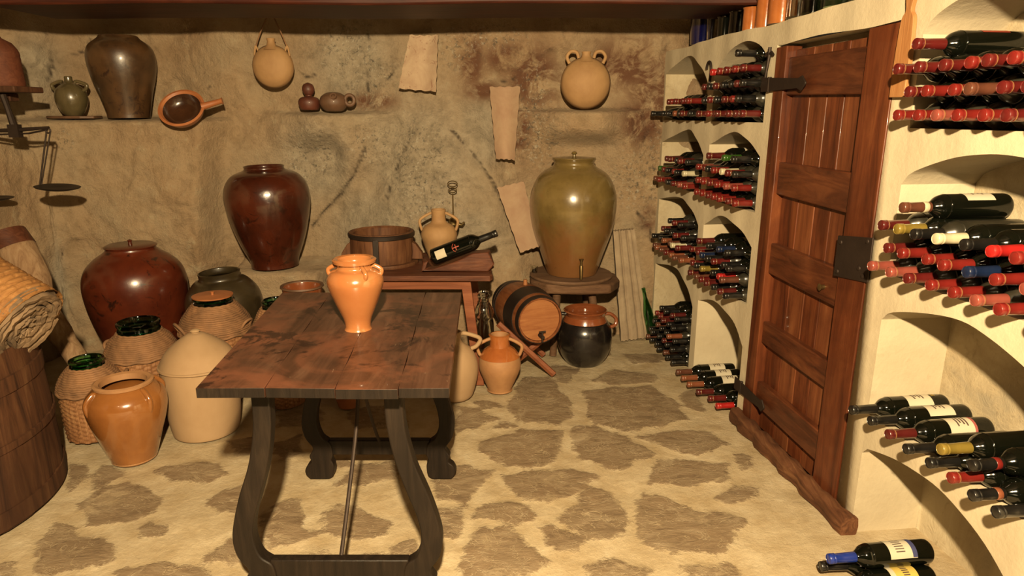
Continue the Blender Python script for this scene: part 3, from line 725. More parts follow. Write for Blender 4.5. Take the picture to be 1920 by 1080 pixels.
# olive jar with tap
OJ, pf = vessel('storage_jar', 'tall olive-green glazed jar with a lid and brass tap on a wooden stand', 'jar', 1074, 4.78,
   [(46, 519), (48, 505), (60, 470), (74, 430), (81, 390), (79, 358), (65, 328), (42, 312), (38, 305), (42, 298)], .575, M_olive)
R = pf[-1][0]; H = pf[-1][1]
b = B(); b.lathe([(0, H-.005), (R-.006, H-.002), (R-.004, H+.01), (.03, H+.018), (0, H+.02)], 40); ld = b.obj('lid', M_olive, OJ)
b = B(); b.lathe([(.013, H+.016), (.012, H+.03), (.022, H+.038), (.014, H+.05), (0, H+.054)], 24); b.obj('knob', M_olive, ld)
b = B(); fy = -pf[1][0]
b.tube([(.045, fy+.03, .10), (.045, fy-.055, .085)], .013, 12); b.lathe([(.02, 0), (.024, .008), (.012, .014)], 14, mat=Matrix.Translation((.045, fy+.012, .095)) @ Euler((PI/2, 0, 0)).to_matrix().to_4x4())
b.tube([(.045, fy-.05, .10), (.045, fy-.06, .05), (.045, fy-.06, .005)], [.014, .013, .009], 12); b.tube([(.045, fy-.045, .09), (.045, fy-.045, .13), (.045, fy-.045, .15)], [.010, .009, .018], 10)
b.obj('tap', M_brass, OJ)
# stand: round board on stool
OX = OJ.location.x; OY = 4.78
t = thing('round_board', 'round grey-brown wooden board lying under the olive jar', 'board', (OX-.005, OY, .548))
b = B(); b.lathe([(0, 0), (.298, 0), (.304, .012), (.298, .024), (0, .024)], 56); b.obj('disc', M_board, t)
t = thing('wooden_stool', 'rough thick-topped wooden stool carrying the olive jar and its round board', 'stool', (OX+.005, OY, 0))
b = B(); poly = [(-.31, -.12), (-.20, -.25), (.05, -.28), (.25, -.25), (.335, -.10), (.33, .1), (.2, .24), (-.2, .25), (-.31, .1)]
b.prism(poly, .475, .546, lambda x, y, o: Vector((x, y, o))); b.obj('seat', M_stool, t, bevel=.014)
for (x0, y0, x1, y1) in ((-.12, -.16, -.145, -.20), (.13, -.12, .20, -.13), (.11, .14, .16, .2), (-.15, .14, -.2, .2)):
    b = B(); b.tube([(x0, y0, .48), (x1, y1, 0)], [.030, .026], 10); b.obj('leg', M_stool, t)
# cooking pot
CPt, pf = vessel('cooking_pot', 'soot-black earthenware cooking pot with red-brown rim and ears on the floor', 'pot', 1096, 4.46,
   [(33, 673), (44, 662), (51, 640), (50, 615), (42, 600)], 0, M_black, open_=False)
# replace closed top by open upper part in red slip
H0 = pf[-1][1]; s_ = (CP*4.46-SP*(H0-CH))/F
b = B(); r0 = pf[-1][0]
b.lathe([(r0-.0, H0-.012), (r0-.006, H0+.012), (36*s_, H0+.04), (38*s_, H0+.062), (41*s_, H0+.074), (39*s_, H0+.08), (34*s_, H0+.068), (33*s_, H0+.04), (r0-.018, H0+.005), (r0-.03, H0-.0), (0, H0+.002)], 48)
b.obj('rim', M_potred, CPt)
for sg in (-1, 1):
    handle(CPt, [(sg*(r0+.018), -.02, H0-.045), (sg*(r0+.055), -.01, H0-.03), (sg*(r0+.06), 0, H0+.01), (sg*(r0+.02), 0, H0+.045), (sg*(36*s_), 0, H0+.045)], .013, M_potred if sg > 0 else M_black)
# barrel on X stand
def barrel():
    A = Vector((.0, 4.62, .40)); Cc = Vector((.183, 4.10, .415)); ax = (Cc-A); L = ax.length; mat = Matrix.Translation(A) @ ax.to_track_quat('Z', 'Y').to_matrix().to_4x4()
    t = thing('barrel', 'small wooden barrel with black hoops and a tap, lying on a crossed stand', 'barrel', A); t.matrix_world = mat
    prof = crom([(.148, 0), (.168, L*.2), (.180, L*.5), (.168, L*.8), (.150, L)], 8)
    b = B(); b.lathe([(0, .02), (.136, .02), (.138, 0)]+prof+[(.140, L), (.137, L-.02), (0, L-.02)], 48); b.obj('staves', M_barrel, t, angle=50)
    for z0, z1 in ((.0, .075), (.10, .125), (L*.60, L*.85), (L*.93, L)):
        zz = np.linspace(z0, z1, 6); P_ = np.array(prof); 
        b = B(); pr = [(float(np.interp(z, P_[:, 1], P_[:, 0]))+.004, float(z)) for z in zz]; b.lathe([(pr[0][0]-.006, z0)]+pr+[(pr[-1][0]-.006, z1)], 48); b.obj('hoop', M_hoop, t, angle=50)
    b = B(); b.lathe([(0, L-.019), (.136, L-.019), (.136, L-.012), (0, L-.012)], 40); b.obj('head', M_bhead, t)
    dn = mat.to_3x3().inverted() @ Vector((0, 0, -1)); dn.z = 0; dn.normalize(); c0 = dn*.10
    b = B(); b.tube([c0+Vector((0, 0, L-.02)), c0+Vector((0, 0, L+.05))], [.014, .011], 10); b.tube([c0-dn*.03+Vector((0, 0, L+.035)), c0+dn*.035+Vector((0, 0, L+.035))], .007, 8)
    b.tube([c0-dn*.034+dn.cross(Vector((0, 0, 1)))*.022+Vector((0, 0, L+.035)), c0-dn*.034-dn.cross(Vector((0, 0, 1)))*.022+Vector((0, 0, L+.035))], .006, 8); b.obj('tap', M_iron, t)
    b = B(); u_ = -dn; b.tube([u_*.175+Vector((0, 0, L*.5)), u_*.215+Vector((0, 0, L*.5))], [.016, .013], 10); b.obj('bung', M_bhead, t)
    # stand
    s = thing('barrel_stand', 'crossed wooden stand of reddish bars under the small barrel', 'stand', (.1, 4.3, 0))
    of = Vector((-.1, -4.3, 0))
    for k, yy in enumerate((4.18, 4.55)):
        dx = -.0 if k == 0 else -.05
        b = B(); b.tube([Vector((-.09+dx, yy, .37))+of, Vector((.28+dx, yy-.02, .02))+of], .022, 6, flat=.8); b.obj('crossbar', M_wapron, s)
        b = B(); b.tube([Vector((.30+dx, yy+.035, .33))+of, Vector((-.06+dx, yy+.035, .02))+of], .022, 6, flat=.8); b.obj('crossbar', M_wapron, s)
barrel()
# amphora
def amphora(name, label, cx, Y, rows, zb, mat, ears, **k):
    r, pf = vessel(name, label, k.pop('cat', 'jar'), cx, Y, rows, zb, mat, **k)
    for (ang, y0, hw0, y1, hw1, bulge, rad) in ears:
        z0 = atY(cx, y0, Y).z-zb; z1 = atY(cx, y1, Y).z-zb; s = (CP*Y-SP*(z0+zb-CH))/F
        ear(r, ang, hw0*s, z0, hw1*s, z1, bulge, rad, k.get('hm', mat), up=.008)
    return r, pf
AM, pf = amphora('amphora', 'two-handled terracotta amphora with red glazed neck on the floor by the barrel', 937, 3.96,
   [(24, 737), (22, 728), (31, 708), (39, 688), (38, 670), (28, 655), (18, 648), (17, 636), (19, 628)], 0, M_jar_base,
   [(PI, 638, 17, 668, 36, .016, .011), (0, 638, 17, 668, 36, .016, .011)])
b = B(); z0 = pf[5][1]; b.lathe([(pf[4][0]*.97+.003, pf[4][1]+.012), (pf[5][0]+.004, pf[5][1]), (pf[6][0]+.004, pf[6][1]), (pf[7][0]+.003, pf[7][1]), (pf[8][0]+.005, pf[8][1]+.004), (pf[8][0]-.006, pf[8][1]+.008)], 48); b.obj('glazed_neck', M_terra_glz, AM)
amphora('water_jug', 'pale cream round clay jug half hidden behind the right edge of the table', 853, 3.84,
   [(26, 753), (34, 735), (43, 700), (42, 675), (32, 655), (16, 643), (12, 632), (14, 622)], 0, M_cream, [(.15, 628, 12, 655, 34, .045, .013)], cat='jug')
# tan amphora on back table
BTZ = .74
amphora('amphora', 'small tan clay amphora with two looped handles standing on the back table', 823, 4.52,
   [(20, 470), (29, 457), (34, 440), (28, 425), (15, 416), (13, 405), (14, 393)], BTZ, M_tan, [(PI, 402, 13, 434, 31, .014, .010), (0, 402, 13, 434, 31, .014, .010)])
# front vase
VS, pf = vessel('handled_vase', 'glossy orange glazed vase with loop handles standing on the front table', 'vase', 668, 2.45,
   [(26, 617), (24, 610), (27, 595), (40, 566), (52, 535), (53, 520), (45, 507), (34, 502), (33, 494), (38, 488)], TZ, M_vase)
s_ = 2.65/F
for a in (PI, .0, -.95, 2.1):
    ear(VS, a, 33*s_, pf[-3][1]+.006, 44*s_, pf[5][1]+.006, .006, .0085, M_vase, up=.004)
b = B(); R = pf[-1][0]; H = pf[-1][1]; b.lathe([(R-.006, H-.012), (R+.006, H-.006), (R+.008, H+.004), (R, H+.009), (R-.012, H+.006), (R-.014, H-.02)], 48); b.obj('rim', M_vase, VS)
# honey-orange pot with four lugs
HP, pf = vessel('handled_pot', 'wide orange glazed pot with small lug handles on the floor beside the wooden vat', 'pot', 243, 3.10,
   [(42, 868), (44, 855), (58, 820), (72, 785), (79, 758), (76, 738), (62, 724), (52, 718)], 0, M_honey)
R = pf[-1][0]; H = pf[-1][1]; s_ = 3.3/F
b = B(); b.lathe([(R-.006, H-.012), (R+.014, H-.002), (R+.016, H+.01), (R+.004, H+.016), (R-.014, H+.010), (R-.016, H-.02)], 56); b.obj('rim', M_jar_base, HP)
for a in (PI+.95, -.45, PI-.5, .9): ear(HP, a, 54*s_, pf[-2][1]-.004, 66*s_, pf[-4][1]-.01, .008, .013, M_honey, up=.006)
b = B(); b.lathe([(pf[0][0]-.004, -.0), (pf[0][0]+.006, .0), (pf[0][0]+.006, .012), (pf[1][0]-.002, .018)], 48); b.obj('foot_ring', M_jar_base, HP)
# cream pot with conical lid
CRM, pf = vessel('lidded_crock', 'pale cream crock with a cone-shaped lid on the floor left of the table', 'crock', 382, 3.42,
   [(59, 820), (63, 812), (69, 770), (74, 710), (73, 682)], 0, M_cream, open_=False)
R = pf[-1][0]; H = pf[-1][1]; zt = atY(378, 612, 3.47).z
LH = zt-H-.014; pr = crom([(R+.004, 0), (R-.008, LH*.14), (R*.82, LH*.38), (R*.52, LH*.66), (.045, LH*.86), (.020, LH*.90), (.026, LH*.95), (.016, LH), (0, LH+.003)], 5)
b = B(); b.lathe([(0, H-.004), (R+.002, H-.004), (R+.012, H+.003), (R+.010, H+.012)]+[(max(a, 0.0), z+H+.014) for a, z in pr], 56); b.obj('lid', M_cream, CRM)
# shallow dark crock behind table
r, pf = vessel('wide_basin', 'dark brown glazed basin with broad rim behind the left rear table corner', 'basin', 573, 4.18,
   [(24, 700), (28, 640), (33, 580), (37, 548), (39, 537)], 0, M_potred, depth=.06)
b = B(); R = pf[-1][0]; H = pf[-1][1]; b.lathe([(R-.004, H-.01), (R+.008, H), (R+.006, H+.010), (R-.010, H+.007), (R-.013, H-.01)], 48); b.obj('rim', M_brnclay, r)
# small clay pot under the table
vessel('clay_pot', 'small terracotta pot standing in the shadow behind the table legs', 'pot', 652, 3.72, [(20, 757), (24, 745), (30, 720), (28, 700), (20, 690)], 0, M_terra)

# wicker demijohns
def demijohn(label, cx, Y, rows, gl, glassmat, lid=False, nring=2, handles=(), tilt=(0, 0, 0)):
    """rows px profile of the basket bottom->neck ; gl=(hw, y0, y1) of the glass collar"""
    base = atY(cx, rows[-3][1], Y); prof = []; ca_ = math.cos(math.atan((cx-960)/1290.0))
    for i, (hw, y) in enumerate(rows):
        p = atY(cx, y, Y); d = CP*Y-SP*(p.z-CH); prof.append((hw*ca_*d/F, p.z if i else 0))
    root = thing('wicker_demijohn', label, 'demijohn', (base.x, Y, 0), tilt, 'wicker-covered demijohns')
    sh = max(range(len(prof)), key=lambda i: prof[i][0]+prof[i][1]*.001); zs = prof[sh][1]
    full = crom(prof, 8); P_ = np.array(full)
    order = np.argsort(P_[:, 1]); rz = lambda z: float(np.interp(z, P_[order, 1], P_[order, 0]))
    # woven lower basket
    seg = 120; zl = np.arange(0, zs+.001, .0065)
    def dsp(r, z, a, i, k): return .0035*(1 if (k//4+i//2) % 2 else -1)*(1 if i % 2 else .35)-(.002 if k % 4 == 0 else 0)
    b = B(); b.lathe([(rz(z), z) for z in zl], seg, disp=dsp); b.obj('woven_basket', M_wicker, root, angle=80)
    # plaited shoulder: coils of rope
    b = B(); zt = prof[-1][1]; arc = [(rz(zs), zs)]
    zc = zs
    fine = [(rz(z), z) for z in np.linspace(zs, zt, 80)]; d = 0; last = fine[0]; coils = [fine[0]]
    for p in fine[1:]:
        if math.hypot(p[0]-last[0], p[1]-last[1]) > .011: coils.append(p); last = p
    for ci, (r_, z_) in enumerate(coils):
        n = 72; b.tube([((r_+.0015*math.sin(k*PI/2+ci))*math.cos(2*PI*k/n), (r_+.0015*math.sin(k*PI/2+ci))*math.sin(2*PI*k/n), z_+.0015*math.cos(k*PI/2)) for k in range(n)], .0078, 6, closed=True)
    b.obj('plaited_shoulder', M_rope, root, angle=None)
    b = B(); n = 90; b.tube([((rz(zs)+.006)*math.cos(2*PI*k/n), (rz(zs)+.006)*math.sin(2*PI*k/n), zs+.004*math.sin(k*.8)) for k in range(n)], .009, 6, closed=True); b.obj('rope_band', M_rope, root, angle=None)
    d = CP*Y-SP*(zt-CH); R = gl[0]*ca_*d/F; z0 = atY(cx, gl[1], Y).z; z1 = atY(cx, gl[2], Y).z
    b = B(); hh = z1-z0; b.lathe([(R-.02, z0-.04), (R-.012, z0), (R, z0+hh*.25), (R-.006, z0+hh*.5), (R+.002, z0+hh*.75), (R, z1), (R-.010, z1+.004), (R-.014, z1-.004), (R-.018, z0), (R-.03, z0-.04)], 56); b.obj('glass_mouth', glassmat, root)
    if lid:
        b = B(); b.lathe([(0, z1+.002), (R+.002, z1+.002), (R+.004, z1+.010), (R-.02, z1+.013), (.018, z1+.010), (.008, z1+.012), (.008, z1+.022), (.012, z1+.03), (0, z1+.034)], 40); b.obj('lid', M_terra, root)
    else:
        b = B(); b.lathe([(0, z0-.05), (R-.028, z0-.05), (R-.028, z0-.045), (0, z0-.045)], 32); b.obj('contents', M_inside, root)
    for (ang, zf, sz) in handles:
        r_ = rz(zs)*.98; z_ = zs+zf; c, s = math.cos(ang), math.sin(ang); tx, ty = -s, c
        b = B(); b.tube(crom([((r_-.01)*c+tx*sz, (r_-.01)*s+ty*sz, z_-.01), ((r_+.02)*c+tx*sz*.9, (r_+.02)*s+ty*sz*.9, z_+sz*.9), ((r_+.03)*c, (r_+.03)*s, z_+sz*1.25), ((r_+.02)*c-tx*sz*.9, (r_+.02)*s-ty*sz*.9, z_+sz*.9), ((r_-.01)*c-tx*sz, (r_-.01)*s-ty*sz, z_-.01)], 6), .009, 8)
        b.obj('rope_handle', M_rope, root, angle=None)
    return root
demijohn('wicker-covered demijohn with wide green glass mouth, in front of the big lidded red jar', 263, 3.66,
    [(52, 790), (60, 760), (68, 700), (70, 660), (66, 648), (56, 633), (46, 625), (42, 620)], (42, 621, 602), M_gdgreen, handles=((PI*.95, .0, .045),))
demijohn('wicker-covered demijohn with a terracotta lid over its mouth, behind the cream crock', 402, 3.88,
    [(48, 760), (54, 730), (62, 670), (68, 618), (65, 600), (54, 584), (44, 573), (38, 567)], (38, 568, 556), M_gdgreen, lid=True, handles=((-PI*.75, .02, .05), (-.2, .03, .04)))
demijohn('wicker-covered demijohn with small bright green glass mouth, wedged beside the wooden vat', 166, 3.36,
    [(52, 840), (56, 820), (60, 780), (62, 725), (60, 712), (50, 698), (40, 688), (34, 684)], (34, 685, 672), M_ggreen, handles=((.35, .01, .05),))
demijohn('wicker-covered demijohn almost hidden behind the left rear corner of the table', 520, 3.78,
    [(40, 760), (46, 720), (50, 660), (50, 620), (46, 608), (38, 590), (32, 580), (28, 575)], (27, 576, 562), M_gdgreen)

# jug, skillet, flasks, gourd on the rock
r, pf = vessel('water_jug', 'small grey-green round jug with two ear handles on the high rock ledge', 'jug', 133, 4.90,
   [(15, 217), (24, 208), (32, 188), (29, 170), (17, 159), (9, 154), (8, 144)], 1.69, M_green_jug)
s_ = 4.75/F
for a in (PI, 0): ear(r, a, 14*s_, pf[-3][1]+.018, 27*s_, pf[3][1], .018, .012, M_green_jug, up=.004)
b = B(); p = atY(143, 224, 4.88); b.prism([(-.165, -.06), (-.1, -.1), (.1, -.105), (.165, -.05), (.15, .08), (-.14, .09)], 0, .018, lambda x, y, o: Vector((x, y, o)))
o = b.obj('stone_plate', M_brnclay, bevel=.005); o.location = (p.x, 4.87, 1.671); tag(o, 'flat brown stone plate under the small grey-green jug', 'plate')
# skillet
SK = thing('clay_skillet', 'terracotta skillet with dark inside, tilted against the wall beside the tall brown jar', 'skillet', atY(341, 204, 4.72))
SK.rotation_euler = Euler((math.radians(52), math.radians(4), 0))
R = .15; b = B(); b.lathe([(0, -.075), (.09, -.075), (.13, -.04), (R, 0), (R+.004, .012), (R-.012, .016), (R-.024, .002)], 48); b.obj('bowl', M_terra, SK)
b = B(); b.lathe([(R-.024, .002), (.112, -.035), (.08, -.06), (0, -.063)], 48); b.obj('glazed_inside', M_inside, SK)
b = B(); b.tube([(R-.02, .03, -.0), (R+.05, .06, .005), (R+.1, .078, .012), (R+.112, .082, .012)], [.026, .020, .018, .024], 12); b.obj('handle', M_terra, SK)
# pilgrim flask 1 hung by rope
def flask(label, cx, cy, Y, rpx, thick, neck, mat, loops, kx=1.0, neckhw=9):
    c = atY(cx, cy, Y); d = CP*Y-SP*(c.z-CH); R = rpx*d/F
    t = thing('pilgrim_flask', label, 'flask', (c.x, Y, c.z-R), (0, 0, 0))
    m = Matrix.Translation((0, 0, R)) @ Euler((PI/2, 0, 0)).to_matrix().to_4x4() @ Matrix.Scale(kx, 4, (1, 0, 0))
    b = B(); b.lathe([(0, -thick), (R*.3, -thick*.98), (R*.65, -thick*.8), (R*.9, -thick*.42), (R, 0), (R*.9, thick*.42), (R*.65, thick*.8), (R*.3, thick*.98), (0, thick)], 56, mat=m); b.obj('body', mat, t, angle=90)
    zt = atY(cx, neck, Y).z-(c.z-R); nw = neckhw*d/F
    b = B(); b.lathe([(nw*2.0, 2*R-.035), (nw*1.1, 2*R-.005), (nw*.85, zt-.02), (nw, zt), (nw*.6, zt+.002), (nw*.6, zt-.03)], 24); b.obj('neck', mat, t)
    return t, R, d/F, zt
t, R, s_, zt = flask('tan clay pilgrim flask hanging from a rope left of the gourd', 512, 125, 4.90, 39, .075, 72, M_tan, None, 1.0, 8)
for sg in (-1, 1):
    handle(t, [(sg*R*.62, 0, 2*R-.055), (sg*R*.74, 0, 2*R-.01), (sg*R*.80, 0, 2*R-.035), (sg*R*.84, 0, 2*R-.075)], .007, M_tan)
    b = B(); b.tube(crom([(sg*R*.76, 0, 2*R-.02), (sg*R*.52, .01, zt+.03), (sg*.02, .03, zt+.15)], 6), .0045, 6); b.obj('rope', M_rope, t)
t, R, s_, zt = flask('round tan clay flask with two loop handles on a rock ledge above the olive jar', 1098, 156, 4.90, 47, .10, 97, M_tan, None, 1.0, 9)
for sg in (-1, 1):
    handle(t, [(sg*R*.66, 0, 2*R-.045), (sg*R*.76, 0, 2*R+.0), (sg*R*.60, 0, 2*R+.035), (sg*R*.38, 0, 2*R+.028), (sg*R*.30, 0, 2*R-.01)], .012, M_tan)
# gourd and squat jug
r, pf = vessel('gourd', 'dark red double-bellied gourd on the rock ledge left of the squat clay jug', 'gourd', 579, 4.92,
   [(10, 208), (17, 205), (21, 193), (17, 184), (6, 180), (9, 176), (12, 168), (9, 159), (2, 155)], 1.728, M_redclay, open_=False)
p = atY(626, 196, 4.90); t = thing('clay_jug', 'squat grey-brown clay jug with ring handle and round spout beside the gourd', 'jug', (p.x, 4.90, 1.722))
b = B(); R = .098; b.lathe(crom([(.001, 0), (.055, .0), (.088, .03), (R, .062), (.085, .10), (.045, .125), (.001, .13)], 6), 48); b.obj('body', M_brnclay, t, angle=80)
m = Matrix.Translation((.022, -.075, .092)) @ Euler((math.radians(60), 0, 0)).to_matrix().to_4x4(); b = B(); b.lathe([(.026, -.02), (.022, .012), (.024, .022), (.014, .022), (.012, 0), (0, 0)], 24, mat=m); b.obj('spout', M_brnclay, t)
n = 20; b = B(); b.tube([(.118+.032*math.cos(2*PI*k/n), -.02, .075+.034*math.sin(2*PI*k/n)) for k in range(n)], .014, 10, closed=True); b.obj('handle', M_brnclay, t)
# roof tiles hung on the rock
def rtile(label, tl, tr, br, bl, Yt, Yb, mat, curve=.05):
    A, Bb, C, D_ = atY(*tl, Yt), atY(*tr, Yt), atY(*br, Yb), atY(*bl, Yb); b = B(); n = 12; m = 14; v = []; f = []
    org = (C+D_)/2
    for lay in (0, 1):
        for j in range(m+1):
            L_ = A.lerp(D_, j/m); R_ = Bb.lerp(C, j/m)
            for i in range(n+1):
                u = i/n; p = L_.lerp(R_, u); p = p+Vector((.003*math.sin(j*2+lay), (curve*math.sin(PI*u))+(.014 if lay else 0)-curve*.5, .004*math.sin(i*1.9+j) if j in (0, m) else 0)); v.append(p-org)
    K = (n+1)*(m+1)
    for j in range(m):
        for i in range(n):
            a = j*(n+1)+i; f.append((a, a+1, a+n+2, a+n+1)); f.append((K+a, K+a+n+1, K+a+n+2, K+a+1))
    for j in range(m):
        a = j*(n+1); f.append((a, a+n+1, K+a+n+1, K+a)); a += n; f.append((a, K+a, K+a+n+1, a+n+1))
    for i in range(n):
        f.append((i, K+i, K+i+1, i+1)); a = m*(n+1)+i; f.append((a, a+1, K+a+1, K+a))
    b.add(v, f); o = b.obj('roof_tile', mat, angle=50); o.location = org; tag(o, label, 'roof tile', 'old roof tiles on the rock wall')
rtile('pale curved roof tile hanging at the top middle of the rock wall', (769, 66), (822, 66), (818, 172), (748, 166), 4.93, 4.90, M_tile)
rtile('narrow patterned pinkish roof tile hanging right of the pale wide tile', (918, 163), (975, 162), (965, 300), (930, 298), 4.94, 4.88, M_tile2)
rtile('slanting dusty pink roof tile leaning low on the rock beside the olive jar', (932, 352), (982, 340), (1012, 462), (975, 474), 4.90, 4.80, M_tile2, .02)

# oil lamp with double ring
p = atY(850, 415, 4.80); t = thing('oil_lamp', 'small brass hanging oil lamp with a looped rod on the rock wall', 'lamp', p)
b = B(); b.tube([(0, 0, 0), (0, 0, .20)], .005, 8); b.obj('rod', M_brass, t)
for zz, rr in ((.225, .028), (.27, .034)):
    b = B(); n = 20; b.tube([(rr*math.cos(2*PI*k/n), 0, zz+rr*.6*math.sin(2*PI*k/n)) for k in range(n)], .004, 6, closed=True); b.obj('ring', M_brass, t)
b = B(); b.lathe([(0, -.06), (.03, -.055), (.045, -.02), (.03, .015), (.008, .035), (0, .036)], 28); b.obj('reservoir', M_brass, t)
b = B(); b.tube([(.03, 0, -.02), (.065, -.01, -.025), (.08, -.015, -.005)], [.018, .013, .009], 10); b.obj('spout', M_brass, t)

# ================================================================= BACK TABLE
def back_table():
    x0, x1 = atY(640, 520, 4.0).x, atY(919, 520, 4.0).x; y0, y1 = 3.98, 4.70
    t = thing('side_table', 'low reddish wooden table against the rock behind the front table', 'table', ((x0+x1)/2, 4.3, 0))
    off = Vector((-(x0+x1)/2, -4.3, 0))
    b = B(); n = 18; v = []; f = []
    for k in range(n+1):
        yy = y0+(y1-y0)*k/n; xx = x1+.014*math.sin(k*1.9)+.01*math.sin(k*.7)-.05*k/n
        v += [Vector((x0, yy, BTZ))+off, Vector((xx, yy, BTZ))+off, Vector((xx, yy, BTZ-.035))+off, Vector((x0, yy, BTZ-.035))+off]
    f = [(k*4+j, k*4+(j+1) % 4, (k+1)*4+(j+1) % 4, (k+1)*4+j) for k in range(n) for j in range(4)]+[(3, 2, 1, 0), (n*4, n*4+1, n*4+2, n*4+3)]
    b.add(v, f); b.obj('tabletop', M_wbench, t, bevel=.004)
    b = B(); b.box(Vector((x0+.04, 4.03, BTZ-.10))+off, Vector((x1-.13, 4.055, BTZ-.035))+off); b.obj('apron', M_wapron, t, bevel=.003)
    for (ax, ay, bx, by) in ((x1-.155, 4.05, x1-.075, 4.04), (x0+.1, 4.05, x0+.02, 4.04), (x1-.15, 4.6, x1-.09, 4.6), (x0+.1, 4.6, x0+.04, 4.6)):
        b = B(); A = Vector((ax, ay, BTZ-.036))+off; C = Vector((bx, by, 0))+off; w_ = .03
        v = [A+Vector(q) for q in ((-w_, -.02, 0), (w_, -.02, 0), (w_, .02, 0), (-w_, .02, 0))]+[C+Vector(q) for q in ((-w_, -.02, 0), (w_, -.02, 0), (w_, .02, 0), (-w_, .02, 0))]
        b.add(v, [(0, 1, 2, 3), (7, 6, 5, 4), (0, 4, 5, 1), (1, 5, 6, 2), (2, 6, 7, 3), (3, 7, 4, 0)]); b.obj('leg', M_wapron, t, bevel=.003)
    return x0, x1
bx0, bx1 = back_table()
# wooden tub
p = atY(718, 490, 4.36); t = thing('wooden_tub', 'round brown wooden tub with dark band and side lugs on the back table', 'tub', (p.x, 4.36, BTZ))
s_ = 4.45/F; R = 58*s_
b = B(); b.lathe([(0, .0), (66*s_, 0), (67*s_, .012), (66*s_, .022), (0, .022)], 48); b.obj('base_disc', M_wbucket, t)
b = B()
def sdis(r, z, a, i, k): return -.0025 if k % 5 == 0 else 0
b.lathe([(R-.004, .022), (R+.002, .08), (R, .185), (R+.006, .19), (R+.006, .215), (R-.010, .218), (R-.022, .205), (R-.020, .04), (0, .04)], 60, disp=sdis); b.obj('staves', M_wbucket, t)
b = B(); b.lathe([(R+.004, .18), (R+.010, .184), (R+.012, .206), (R+.006, .212)], 60); b.obj('rim_band', M_hoop, t)
b = B(); b.box((-.018, -R-.012, .02), (.018, -R+.004, .19)); b.obj('upright_band', M_hoop, t, bevel=.003)
for sg in (-1, 1):
    b = B(); b.prism([(sg*(R-.01), .03), (sg*(R+.065), .03), (sg*(R+.06), .07), (sg*(R+.02), .13), (sg*(R-.01), .15)], -.03, .03, lambda x, z, o: Vector((x, o, z))); b.obj('lug', M_wbucket, t, bevel=.005)
# wooden wedge cradle + lying bottle
WD = thing('wooden_cradle', 'rough brown wooden block propping up the tilted wine bottle', 'cradle', atY(852, 500, 4.14)+Vector((0, 0, BTZ-atY(852, 500, 4.14).z)))
b = B(); b.prism([(-.19, 0), (.235, 0), (.25, .05), (.22, .125), (.12, .118), (.0, .066), (-.12, .018), (-.165, .012), (-.175, .07), (-.205, .06)], -.055, .055, lambda x, z, o: Vector((x+.02*math.sin(z*40+o*30), o, z))); b.obj('block', M_wbench, WD, bevel=.008)

# ================================================================= BOTTLES
BL_, BR_ = .36, .0445
ZS = 1.08
def sharpen(me, ang=38):
    bm = bmesh.new(); bm.from_mesh(me)
    for e in bm.edges:
        if len(e.link_faces) == 2 and e.calc_face_angle(0) > math.radians(ang): e.smooth = False
    bm.to_mesh(me); bm.free()
def bottle_meshes(kind='bordeaux'):
    if kind == 'bordeaux': pr = [(0, .006), (.030, .004), (.040, 0), (.0435, .005), (BR_, .015), (BR_, .20), (.0437, .222), (.037, .242), (.025, .257), (.0182, .268), (.0165, .285), (.0158, .345), (.0175, .347), (.0175, .357), (0, .3575)]
    else: pr = [(0, .006), (.030, .004), (.040, 0), (.0435, .005), (BR_, .015), (BR_, .16), (.042, .19), (.034, .225), (.024, .26), (.0175, .29), (.0158, .345), (.0175, .347), (.0175, .357), (0, .3575)]
    pr = pr[:4]+crom(pr[4:12], 4)+pr[12:]
    b = B(); b.lathe([(r, z*ZS) for r, z in pr], 32); me = b.mesh('bottle_'+kind)
    me.polygons.foreach_set('use_smooth', [True]*len(me.polygons)); return me
ME_B = {}
for k in ('bordeaux', 'burgundy'):
    for nm, mt in (('clean', M_gdark), ('dusty', M_gdusty)):
        me = bottle_meshes(k); me.materials.append(mt); ME_B[(k, nm)] = me
b = B(); b.lathe([(r, z*ZS) for r, z in [(.0185, .266), (.0189, .270), (.0176, .31), (.0172, .338), (.0186, .340), (.0188, .343), (.0176, .3455), (.0188, .348), (.0188, .360), (.0172, .3622), (.0165, .3610), (.0162, .3612), (0, .3612)]], 24); b.mi = [0]*len(b.f)
for fi, ff in enumerate(b.f):
    if abs(b.v[ff[0]][2]-.340*ZS) < 1e-6: b.mi[fi] = 1
CAPM = b.mesh('capsule_mesh'); CAPM.polygons.foreach_set('use_smooth', [True]*len(CAPM.polygons)); sharpen(CAPM)
ME_C = {}
for k, mt in M_cap.items():
    m2 = CAPM.copy(); m2.materials.append(mt); m2.materials.append(M_ring if k in ('red', 'pink', 'crimson', 'maroon', 'orange') else mt); ME_C[k] = m2
def patch(r, z0, z1, a0, a1, nz=2, na=16):
    v = []; f = []
    for j in range(nz+1):
        for i in range(na+1):
            a = a0+(a1-a0)*i/na; v.append((r*math.sin(a), r*math.cos(a), z0+(z1-z0)*j/nz))
    for j in range(nz):
        for i in range(na): q = j*(na+1)+i; f.append((q, q+1, q+na+2, q+na+1))
    return v, f
def label_mesh(paper, marks, z0=.07, z1=.175, half=1.15, rr=BR_+.0006):
    b = B(); b.add(*patch(rr, z0, z1, -half, half), 0); b.add(*patch(rr-.0004, z1, z0, -half, half), 0)
    for (a, b_, c, d, mi) in marks: b.add(*patch(rr+.0005, a, b_, c, d, 1, 8), mi)
    me = b.mesh('label_mesh'); me.polygons.foreach_set('use_smooth', [True]*len(me.polygons))
    for m_ in paper: me.materials.append(m_)
    return me
txt = [(.10+.012*i, .106+.012*i, -.5+.1*(i % 2), .5-.14*(i % 3), 1) for i in range(4)]
